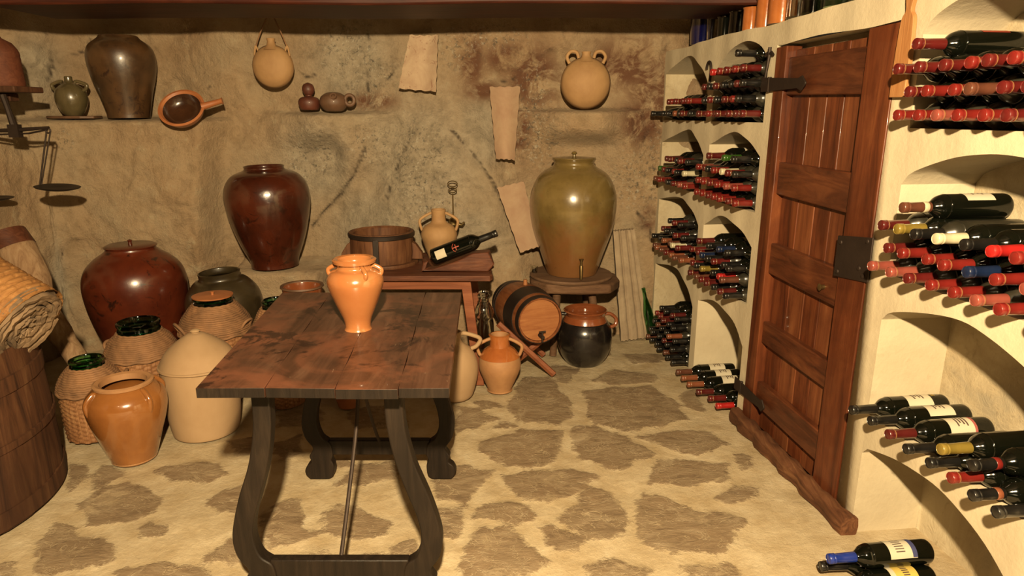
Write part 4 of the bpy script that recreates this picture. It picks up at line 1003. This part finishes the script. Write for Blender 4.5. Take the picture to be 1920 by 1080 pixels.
LAB = {
 'white': label_mesh([M_label, M_ink], txt), 'cream': label_mesh([M_label, M_ink, M_pinkink], txt+[(.070, .080, -1.15, 1.15, 2)]),
 'blueband': label_mesh([M_label, M_ink, M_blueink], [(.115, .150, -.55+.22*i, -.47+.22*i, 1) for i in range(6)]+[(.070, .088, -1.1, 1.1, 2)]),
 'yellow': label_mesh([M_ylabel, M_ink, M_label], [(.10, .125, -.6+.2*i, -.5+.2*i, 1) for i in range(7)]+[(.155, .175, -1.15, 1.15, 2)]),
 'red': label_mesh([M_rlabel, M_gold], [(.075, .165, -.62, -.58, 1), (.075, .165, .58, .62, 1), (.12, .13, -.1, .1, 1)], .07, .17, .7),
 'emblem': label_mesh([M_label, M_ink, M_gold], txt+[(.045, .062, -.2, .2, 2)]),
}
ORD = ['nearest', 'second', 'third', 'fourth', 'fifth', 'sixth', 'seventh', 'eighth', 'ninth', 'tenth']
def wine_bottle(loc, zdir, label, group, cap='red', kind='bordeaux', dust='clean', lab=None, roll=0.0, band=None, up=Vector((0, 0, 1))):
    z = zdir.normalized(); x = up.cross(z).normalized(); y = z.cross(x)
    R_ = Matrix((x, y, z)).transposed().to_4x4() @ Matrix.Rotation(roll, 4, 'Z')
    o = bpy.data.objects.new('wine_bottle', ME_B[(kind, dust)]); COL.objects.link(o); o.matrix_world = Matrix.Translation(loc) @ R_
    tag(o, label, 'wine bottle', group)
    c = bpy.data.objects.new('capsule', ME_C[cap]); COL.objects.link(c); c.parent = o; c['label'] = cap+' foil capsule'
    if lab: l = bpy.data.objects.new('paper_label', LAB[lab]); COL.objects.link(l); l.parent = o
    if band:
        b = B(); b.lathe([(.0187, .276*ZS), (.0194, .277*ZS), (.0189, .292*ZS), (.0180, .293*ZS)], 24); b.obj('capsule_band', M_cap[band], c)
    return o
rowname = ['bottom', 'second', 'third', 'fourth', 'fifth']
def niche_rows(col, nname, group, zf, rows, ref, out=-.288, dr=.0768, jz=0):
    """rows: list of lists of (s, capsule[, label, dust, kind, band])"""
    for ri, row in enumerate(rows):
        order = sorted(range(len(row)), key=lambda i: (-row[i][0] if col == 'C' else row[i][0]))
        for rank, i in enumerate(order):
            e = row[i]; s, cap = e[0], e[1]; ex = dict(e[2]) if len(e) > 2 else {}
            z = zf+.0455+dr*ri+ex.pop('dz', 0); o_ = ex.pop('out', 0)
            rnm = 'top' if ri == len(rows)-1 and len(rows) > 1 else rowname[ri]
            if len(rows) == 1: rnm = 'only'
            pos = ('%s from %s' % (ORD[rank], ref)) if rank else 'nearest %s' % ref
            lb = 'wine bottle with %s capsule, %s, %s row, %s' % (cap, pos, rnm, nname)
            yaw = ex.pop('yaw', random.uniform(-.025, .025)); pit = ex.pop('pitch', 0)
            zd = (N+U*yaw+Vector((0, 0, pit))).normalized()
            wine_bottle(wp(s, z, out+o_+random.uniform(-.012, .012)), zd, lb, group, cap, ex.get('kind', 'bordeaux'), ex.get('dust', 'clean'), ex.get('lab'), ex.get('roll', random.uniform(-.3, .3)), ex.get('band'))
D_ = {'dust': 'dusty'}
# ---- right of the door
niche_rows('C', 'top niche right of door', 'bottles in the top niche right of the door', 1.652, [
  [(-.165-.0955*i, c, dict(D_, yaw=-.0)) for i, c in enumerate(['red', 'red', 'pink', 'red', 'red', 'crimson', 'crimson', 'crimson'])],
  [(-.2127-.0955*i, c, d) for i, (c, d) in enumerate([('crimson', {}), ('red', {}), ('red', {}), ('brown', D_), ('crimson', D_), ('crimson', D_), ('red', {})])],
  [(-.165-.0955*i, c, {}) for i, c in enumerate(['crimson', 'crimson', 'crimson', 'red', 'crimson', 'red', 'red'])],
  [(-.2127, 'crimson', {'lab': 'red', 'yaw': 0, 'roll': .1})]], 'the door')
niche_rows('C', 'second niche right of door', 'bottles in the second niche right of the door', 1.112, [
  [(-.170-.0955*i, c, dict(D_, lab='white') if i < 3 else D_) for i, c in enumerate(['pink', 'pink', 'crimson', 'red', 'red', 'pink', 'red', 'pink'])],
  [(-.2177-.0955*i, c, {}) for i, c in enumerate(['crimson', 'red', 'red', 'red', 'navy', 'red', 'pink'])],
  [(-.170-.0955*i, c, dict(d)) for i, (c, d) in enumerate([('maroon', D_), ('gold', {}), ('black', D_), ('cream', {}), ('black', {}), ('scarlet', {}), ('red', {})])],
  [(-.2677, 'brown', {'lab': 'white', 'yaw': 0, 'roll': .2, 'band': 'cream'})]], 'the door')
niche_rows('C', 'third niche right of door', 'bottles in the third niche right of the door', .535, [
  [(s, c, d) for s, c, d in [(-.165, 'black', {'lab': 'emblem', 'roll': .1, 'yaw': 0}), (-.262, 'black', {'lab': 'white', 'roll': .15, 'yaw': 0}), (-.372, 'maroon', {'lab': 'cream', 'roll': -.25, 'yaw': 0}),
     (-.485, 'black', {}), (-.580, 'black', {}), (-.676, 'red', {}), (-.772, 'black', {'band': 'orange'}), (-.868, 'black', {})]],
  [(-.628, 'gold', {}), (-.724, 'black', {'band': 'red'})]], 'the door')
niche_rows('C', 'floor niche right of door', 'bottles in the floor niche right of the door', 0, [
  [(-.385, 'black', {'out': .20, 'yaw': .03}), (-.477, 'cream', {'lab': 'yellow', 'out': .21, 'roll': .1, 'yaw': 0})],
  [(-.431, 'blue', {'lab': 'blueband', 'out': .20, 'roll': -.2, 'yaw': 0})]], 'the door')
# ---- left of the door (column B) and in the corner (column A)
def rowB(s0, n, caps, extra=None, pitch=.0925):
    out = []
    for i in range(n):
        e = dict((extra or {}).get(i, {})); e.setdefault('dust', random.choice(['clean', 'dusty', 'dusty'])); out.append((s0+pitch*i, caps[i % len(caps)], e))
    return out
R4 = ['red', 'crimson', 'red', 'maroon', 'crimson', 'red', 'crimson']
niche_rows('B', 'top niche left of door', 'bottles in the top niche left of the door', 1.658, [
  rowB(1.034, 7, ['crimson', 'maroon', 'crimson', 'maroon', 'crimson', 'red', 'maroon']), rowB(1.080, 6, ['black', 'red', 'maroon', 'black', 'crimson', 'black']),
  rowB(1.034, 7, ['black', 'maroon', 'black', 'black', 'maroon', 'black', 'maroon']), rowB(1.080, 5, ['crimson', 'red', 'crimson', 'red', 'scarlet']),
  [(1.127, 'black', {})]], 'the door')
niche_rows('B', 'second niche left of door', 'bottles in the second niche left of the door', 1.19, [
  rowB(1.034, 7, ['red', 'crimson', 'red', 'red', 'crimson', 'red', 'red']), rowB(1.080, 6, ['red', 'pink', 'red', 'crimson', 'red', 'red']),
  rowB(1.034, 7, ['black', 'crimson', 'cream', 'red', 'black', 'crimson', 'red']), [(1.08, 'black', {}), (1.20, 'green', {}), (1.40, 'maroon', {'lab': 'white'})]], 'the door')
niche_rows('B', 'third niche left of door', 'bottles in the third niche left of the door', .675, [
  rowB(1.034, 7, ['black', 'maroon', 'black', 'maroon', 'crimson', 'brown', 'maroon']), rowB(1.080, 6, ['brown', 'scarlet', 'black', 'gold', 'black', 'crimson']),
  rowB(1.034, 7, ['black', 'black', 'crimson', 'black', 'navy', 'crimson', 'crimson'], {0: {'lab': 'white', 'dust': 'clean'}}), [(1.08, 'black', {}), (1.19, 'navy', {}), (1.31, 'black', {'lab': 'white'}), (1.45, 'maroon', {})]], 'the door')
niche_rows('B', 'floor niche left of door', 'bottles in the floor niche left of the door', 0, [
  [(1.585, 'brown', {'lab': 'white', 'out': .04, 'yaw': 0, 'roll': -.1}), (1.480, 'orange', {'lab': 'white', 'out': .04, 'yaw': 0, 'roll': -.1}), (1.375, 'orange', {'lab': 'white', 'out': .04, 'yaw': 0, 'roll': -.1}),
   (1.255, 'maroon', {'out': .03}), (1.150, 'crimson', {'out': .0}), (1.05, 'scarlet', {'out': .0})]], 'the door')
niche_rows('A', 'top corner niche', 'bottles in the top corner niche', 1.66, [
  rowB(1.768, 7, ['black', 'maroon', 'black', 'orange', 'black', 'black', 'black'], {6: {'lab': 'white', 'dust': 'clean', 'kind': 'burgundy', 'out': .06}}), rowB(1.815, 5, ['red', 'crimson', 'crimson', 'red', 'crimson'])], 'the pillar')
niche_rows('A', 'second corner niche', 'bottles in the second corner niche', 1.205, [
  rowB(1.768, 7, ['red', 'pink', 'crimson', 'black', 'crimson', 'red', 'brown']), rowB(1.815, 6, ['cream', 'black', 'red', 'black', 'crimson', 'green']), rowB(1.768, 5, ['black', 'crimson', 'black', 'maroon', 'maroon'])], 'the pillar')
niche_rows('A', 'third corner niche', 'bottles in the third corner niche', .715, [
  rowB(1.768, 7, ['orange', 'brown', 'orange', 'crimson', 'brown', 'orange', 'brown']), rowB(1.815, 6, ['crimson', 'cream', 'brown', 'orange', 'black', 'black']),
  rowB(1.768, 5, ['black', 'crimson', 'black', 'black', 'maroon']), rowB(1.815, 3, ['black', 'crimson', 'black'])], 'the pillar')
niche_rows('A', 'floor corner niche', 'bottles in the floor corner niche', 0, [
  rowB(1.768, 7, ['black', 'black', 'brown', 'black']), rowB(1.815, 6, ['black', 'black', 'maroon', 'black']), rowB(1.768, 6, ['black', 'orange', 'black', 'black', 'brown', 'black']),
  rowB(1.815, 5, ['black', 'black', 'maroon', 'crimson', 'red']), rowB(1.768, 4, ['black', 'maroon', 'black', 'black'], {2: {'lab': 'white'}})], 'the pillar')
# green bottle leaning at the end of the floor corner stack
A0 = wp(2.40, .02, .035); A1 = atY(1216, 560, A0.y+.02)
b = B(); L = BL_; b.lathe([(0, .01), (.030, .004), (.036, 0), (.038, .01), (.038, .16), (.034, .20), (.022, .26), (.014, .30), (.013, .36), (.015, .362), (.015, .375), (.009, .375), (.009, .34)], 28)
o = b.obj('green_bottle', M_ggreen); o.matrix_world = Matrix.Translation(A0+Vector((0, 0, .02))) @ Vector((-.22, .02, .97)).to_track_quat('Z', 'Y').to_matrix().to_4x4()
tag(o, 'empty green glass bottle leaning against the floor corner niche stack', 'bottle')

# lying bottle with red emblem on the cradle
p0 = atY(812, 487, 4.14); p1 = atY(912, 447, 4.14); dr_ = (p1-p0).normalized()
p0 = Vector((p0.x, 4.14, BTZ+.082)); dr_ = Vector((dr_.x, -.05, dr_.z*.98)).normalized()
o = wine_bottle(p0+dr_*.0, dr_, 'black wine bottle with red cross emblem lying tilted on the back table', None, 'black', 'bordeaux', 'clean', None, 0)
b = B(); v, f = patch(BR_+.0008, .035, .095, -1.9, -.9, 2, 12); 
# face the camera: angle measured in the bottle's own frame
lx = o.matrix_world.to_3x3().inverted() @ Vector((0, -1, .35)); ca = math.atan2(lx.x, lx.y)
b = B(); b.add(*patch(BR_+.0008, .028, .088, ca-.62, ca+.42, 2, 12)); b.obj('paper_label', M_label, o)
b = B(); b.add(*patch(BR_+.0010, .150, .154, ca-.35, ca+.35, 1, 8)); b.add(*patch(BR_+.0012, .132, .172, ca-.05, ca+.05, 1, 6))
b.tube([((BR_+.001)*math.sin(ca+a), (BR_+.001)*math.cos(ca+a), .132+.012*(abs(a)/.5)**2) for a in np.linspace(-.5, .5, 11)], .0016, 5); b.obj('cross_emblem', M_redmark, o)
o.scale = (1.22, 1.22, 1.12)

# ================================================================= OTHER THINGS
# glass jars behind the table
p = atY(908, 640, 4.22); t = thing('glass_jar', 'tall clear glass jar with narrow stoppered neck beside the barrel', 'jar', (p.x, 4.22, 0)); zt = atY(908, 545, 4.22).z
b = B(); H = zt; b.lathe(crom([(.062, .0), (.066, .03), (.066, H*.40), (.064, H*.62), (.058, H*.68), (.064, H*.74), (.05, H*.82), (.036, H*.87), (.036, H*.92)], 4)+[(.030, H*.92), (.030, H*.87), (.044, H*.81), (.057, H*.73), (.052, H*.68), (.058, H*.6), (.060, .03), (.05, .012), (0, .012)], 40); b.obj('body', M_clear, t)
b = B(); b.lathe([(0, H*.92), (.040, H*.92), (.042, H*.95), (.03, H*.965), (.036, H*.985), (.02, H), (0, H)], 28); b.obj('stopper', M_clear, t)
p = atY(975, 522, 4.76); t = thing('glass_tumbler', 'small clear glass tumbler at the left end of the olive jar stool', 'glass', (OX-.275, 4.79, .5465))
b = B(); b.lathe([(0, 0), (.022, 0), (.028, .07), (.025, .07), (.020, .008), (0, .008)], 24); b.obj('cup', M_clear, t)
# leaning stone channel
def slab():
    A, Bb, C, D2 = atY(1150, 434, 5.0), atY(1190, 430, 5.0), flo(1219, 633), flo(1165, 640); org = (C+D2)/2; org.z = 0
    b = B(); n = 48; m = 10; v = []; f = []
    pf_ = lambda u: .016*math.exp(-((u-.30)/.045)**2)+.016*math.exp(-((u-.62)/.045)**2)+.010*math.exp(-((u-.84)/.03)**2)
    for lay in (0, 1):
        for j in range(m+1):
            L_ = A.lerp(D2, j/m); R_ = Bb.lerp(C, j/m)
            for i in range(n+1):
                u = i/n; v.append(L_.lerp(R_, u)+Vector((.002*math.sin(j*3), (.06 if lay else -.0+pf_(u)*1.0), .003*math.sin(i))) - org)
    K = (n+1)*(m+1)
    for j in range(m):
        for i in range(n): a = j*(n+1)+i; f.append((a, a+1, a+n+2, a+n+1)); f.append((K+a, K+a+n+1, K+a+n+2, K+a+1))
    for j in range(m):
        a = j*(n+1); f.append((a, a+n+1, K+a+n+1, K+a)); a += n; f.append((a, K+a, K+a+n+1, a+n+1))
    for i in range(n):
        f.append((i, K+i, K+i+1, i+1)); a = m*(n+1)+i; f.append((a, a+1, K+a+1, K+a))
    b.add(v, f); o = b.obj('stone_channel', M_slabstone, angle=40); o.location = org; tag(o, 'grooved grey stone slab leaning on the rock right of the cooking pot', 'stone slab')
slab()
# vat
VC = Vector((-2.735, 2.62, 0)); VR = .63; VH = .74
t = thing('wooden_vat', 'big dark-staved round wooden vat at the left edge', 'vat', VC)
seg = 100; b = B()
def vd(r, z, a, i, k): return -.006 if k % 5 == 0 and r > .3 else (.0015 if (k//5) % 2 else 0)
b.lathe([(0, .0), (VR, 0), (VR+.003, VH*.25), (VR-.002, VH*.55), (VR-.012, VH*.8), (VR-.022, VH), (VR-.052, VH), (VR-.045, VH*.8), (VR-.04, .06), (0, .06)], seg, disp=vd); b.obj('staves', M_wvat, t, angle=30)
for zc, hw_ in ((.05, .04), (.35, .016), (.60, .035)):
    rr = VR+.002-.02*max(0, zc-.35)/.39
    b = B(); b.lathe([(rr-.004, zc-hw_), (rr+.007, zc-hw_), (rr+.006, zc+hw_), (rr-.006, zc+hw_)], 80); b.obj('band', M_wvat, t)
# rolled esparto mat standing in the vat
MR = .185; c1 = atY(50, 612, 2.74); axd = Vector((.80, -.06, -.50)).normalized()
t = thing('rolled_mat', 'thick roll of woven esparto matting stuck in the wooden vat', 'mat roll', c1); t.matrix_world = Matrix.Translation(c1) @ axd.to_track_quat('Z', 'Y').to_matrix().to_4x4()
c1_axis = axd
b = B(); zz = np.linspace(-.62, 0, 90)
b.lathe([(MR, float(z)) for z in zz], 120, disp=lambda r, z, a, i, k: .0035*math.sin(i*PI*.5)-(.005 if (k+2*(i//4)) % 9 == 0 else 0)+.006*math.sin(a*2+1)); b.obj('woven_surface', M_mat, t, angle=None)
b = B(); turns = 8; n = 420; pts = []
for k in range(n):
    a = 2*PI*turns*k/n; r_ = .012+(MR-.018)*k/n+.004*math.sin(a*3.3)+.003*math.sin(a*7.1); pts.append((r_*math.cos(a), r_*math.sin(a), .006*math.sin(a*1.7)+.008*random.random()))
v = []; f = []
for (x, y, z) in pts:
    l = math.hypot(x, y); nx_, ny_ = x/l*.009, y/l*.009; v += [(x-nx_, y-ny_, z+.004), (x+nx_, y+ny_, z+.008), (x+nx_, y+ny_, -.03), (x-nx_, y-ny_, -.03)]
for k in range(n-1):
    for j in range(4): f.append((k*4+j, k*4+(j+1) % 4, (k+1)*4+(j+1) % 4, (k+1)*4+j))
b.add(v, f); b.lathe([(0, -.02), (MR-.004, -.02), (MR-.004, -.04), (0, -.04)], 48); b.obj('spiral_end', M_matend, t, angle=30)
# hide sheath leaning behind
A = atY(22, 462, 3.75); Cc = atY(150, 690, 3.62)
t = thing('hide_sheath', 'long pale hairy hide sheath with a red wooden cap leaning on the left wall', 'sheath', Cc)
b = B(); pts = [A.lerp(Cc, k/14)-Cc+Vector((.02*math.sin(k*.6), 0, .012*math.sin(k*.9))) for k in range(15)]; rad = [.108-.058*(k/14)**.8+.005*math.sin(k*2.1) for k in range(15)]
b.tube(pts, rad, 24, flat=1.0); b.obj('hide', M_hide, t, angle=None)
b = B(); dd = (A-Cc).normalized(); b.tube([A-Cc-dd*.02, A-Cc+dd*.08], [.116, .105], 20)
b.obj('wooden_cap', M_wbench, t)
# shelf, bell basket and scale on the left wall
p = atY(20, 158, 4.15); t = thing('wall_shelf', 'rough dark wooden plank shelf high on the left wall', 'shelf', (p.x-.12, 4.2, p.z-.012))
b = B(); b.prism([(-.62, -.16), (.20, -.14), (.21, .10), (-.62, .14)], -.035, 0, lambda x, y, o: Vector((x, y, o))); b.obj('plank', M_wvat, t, bevel=.006)
b = B(); b.prism([(-.22, .02), (.05, .02), (.05, .10), (-.22, .10)], -.085, -.036, lambda x, y, o: Vector((x, y, o))); b.obj('bracket', M_wvat, t, bevel=.006)
zsh = p.z-.012
q_ = atY(8, 110, 4.2); t = thing('clay_bell_jar', 'reddish ribbed clay bell-shaped jar on the plank shelf', 'jar', (q_.x-.03, 4.2, zsh+.001))
b = B(); b.lathe([(0, 0), (.108, 0)]+[(.110-.006*(k/14)+.0015*(k % 2), .008+.19*k/14) for k in range(15)]+[(.098, .215), (.075, .25), (.03, .275), (.016, .30), (.016, .34), (0, .345)], 48); b.obj('body', M_bell, t)
# balance scale
py = 4.08; p = atY(28, 243, py); t = thing('balance_scale', 'old iron balance scale hanging on the left wall', 'scale', p)
b = B(); b.tube([(0, 0, .0), (-.02, 0, .12), (-.035, 0, .20)], [.02, .016, .018], 8); b.obj('upright', M_iron, t)
b = B(); b.tube([(-.14, 0, -.006), (0, 0, -.004), (.205, 0, .012)], [.010, .013, .008], 8); b.tube([(-.14, .0, -.03), (.08, 0, -.022), (.195, 0, -.0)], .006, 6); b.box((-.03, -.02, -.045), (.03, .02, .03)); b.obj('beam', M_iron, t)
e0 = atY(90, 245, py)-p; e1 = atY(76, 346, py)-p
b = B(); b.tube([e0+Vector((-.008, 0, 0)), e1+Vector((-.004, 0, 0))], .005, 6); b.tube([e0+Vector((.012, 0, -.01)), e1+Vector((.006, 0, 0))], .004, 6)
n = 16; b.tube([e0+Vector((.014*math.cos(2*PI*k/n), 0, .014*math.sin(2*PI*k/n))) for k in range(n)], .005, 6, closed=True); b.obj('hanger', M_iron, t)
pc = atY(108, 352, py)-p; b = B(); m = Matrix.Translation(pc) @ Euler((math.radians(2), math.radians(5), 0)).to_matrix().to_4x4()
b.lathe([(0, -.014), (.07, -.012), (.115, .0), (.122, .006), (.116, .008), (.06, -.004), (0, -.006)], 40, mat=m); b.obj('pan', M_hoop, t)
pc = atY(-18, 373, py)-p; b = B(); m = Matrix.Translation(pc); b.lathe([(0, -.014), (.07, -.012), (.115, .0), (.122, .006), (.116, .008), (.06, -.004), (0, -.006)], 40, mat=m); b.obj('pan', M_hoop, t)
b = B(); b.tube([Vector((-.135, 0, -.01)), pc+Vector((-.1, 0, .005))], .005, 6); b.obj('hanger', M_iron, t)

# iron hook and iron nail cross on the plaster, wooden spindle
p = wp(1.675, 1.86, .014); t = thing('iron_hook', 'black iron hook hanging between the two left niches', 'hook', p)
b = B(); f_ = lambda s, z: (wp(1.675+s, 1.86+z, .014)-p)
b.tube([f_(0, 0), f_(-.01, .1)]+[f_(-.01+.035-.035*math.cos(a), .1+.05*math.sin(a)) for a in np.linspace(.2, PI*.95, 9)], .008, 8); b.obj('shaft', M_iron, t)
p = wp(.955, 1.90, .012); t = thing('iron_pin', 'forged iron cross-headed pin on the plaster beside the door top', 'iron pin', p)
b = B(); f_ = lambda s, z, o=0: (wp(.955+s, 1.90+z, .012+o)-p)
b.tube([f_(.03, -.06), f_(0, .08), f_(0, .11)], [.005, .009, .006], 8); b.obj('shaft', M_iron, t)
b = B(); b.tube([f_(-.04, .085), f_(-.02, .1), f_(0, .09), f_(.02, .1), f_(.04, .085)], .007, 8); b.tube([f_(0, .09), f_(0, .125)], .009, 8); b.obj('cross_head', M_iron, t)
pz = wp(-.055, 1.76, .016); t = thing('wooden_paddle', 'slim pale wooden paddle with turned handle hanging right of the door', 'paddle', pz)
hw_ = crom([(.040, 0), (.040, .12), (.036, .22), (.030, .27), (.014, .295), (.020, .33), (.026, .37), (.020, .40), (.008, .42), (.003, .43)], 4)
b = B(); poly = [(a, z) for a, z in hw_]+[(-a, z) for a, z in hw_[::-1]]; b.prism(poly, -.008, .008, lambda s, z, o: wp(-.055+s-.0*z, 1.76+z, .016+o)-pz); b.obj('blade', M_spindle, t, bevel=.003)
b = B(); b.tube([wp(-.055, 2.18, .016)-pz, wp(-.055, 2.24, .012)-pz], .003, 6); b.obj('cord', M_rope, t)

# vessels on the ledge over the niches
def ledge(name, label, cat, s, r_, h, mat, taper=1.0, off=-.14, lip=.004):
    o = thing(name, label, cat, wp(s, WT+.012, off)); b = B()
    b.lathe([(0, 0), (r_*taper, 0), (r_*taper*1.02, .01), (r_, h-.01), (r_+lip, h), (r_-.004, h), (r_-.008, h-.02), (r_*taper-.010, .012), (0, .012)], 40); b.obj('body', mat, o)
ledge('blue_vase', 'dark cobalt blue glass vase at the far end of the ledge above the niches', 'vase', 2.16, .088, .20, M_gblue, .9, -.12)
ledge('glass_jar', 'narrow clear glass jar beside the cobalt vase on the ledge above the niches', 'jar', 1.97, .035, .14, M_clear, .9, -.10)
ledge('glass_jar', 'dark glass jar right of the narrow clear jar on the ledge', 'jar', 1.82, .045, .13, M_gdark, .95, -.12)
ledge('glass_jar', 'smoky grey glass jar beside the orange pots on the ledge', 'jar', 1.61, .062, .13, M_smoke, 1, -.12)
ledge('clay_cylinder', 'farthest of the three orange glazed clay cylinders on the ledge', 'pot', 1.44, .048, .128, M_terra_glz, 1, -.11)
ledge('clay_cylinder', 'middle of the three orange glazed clay cylinders on the ledge', 'pot', 1.27, .052, .16, M_terra_glz, 1, -.11)
ledge('clay_cylinder', 'nearest of the three orange glazed clay cylinders on the ledge', 'pot', 1.10, .068, .20, M_terra_glz, 1, -.11)
ledge('glass_jar', 'clear glass jar right of the orange cylinders above the door', 'jar', .92, .055, .22, M_clear, 1, -.10)
ledge('glass_jar', 'clear smoky-footed glass jar above the middle of the door', 'jar', .79, .052, .22, M_smoke, 1, -.10)
ledge('glass_jar', 'wide pale green glass jar, nearest on the ledge above the door', 'jar', .60, .085, .22, M_aqua, 1, -.13)
for o in bpy.data.objects:
    if 'h' in o.keys(): del o['h']
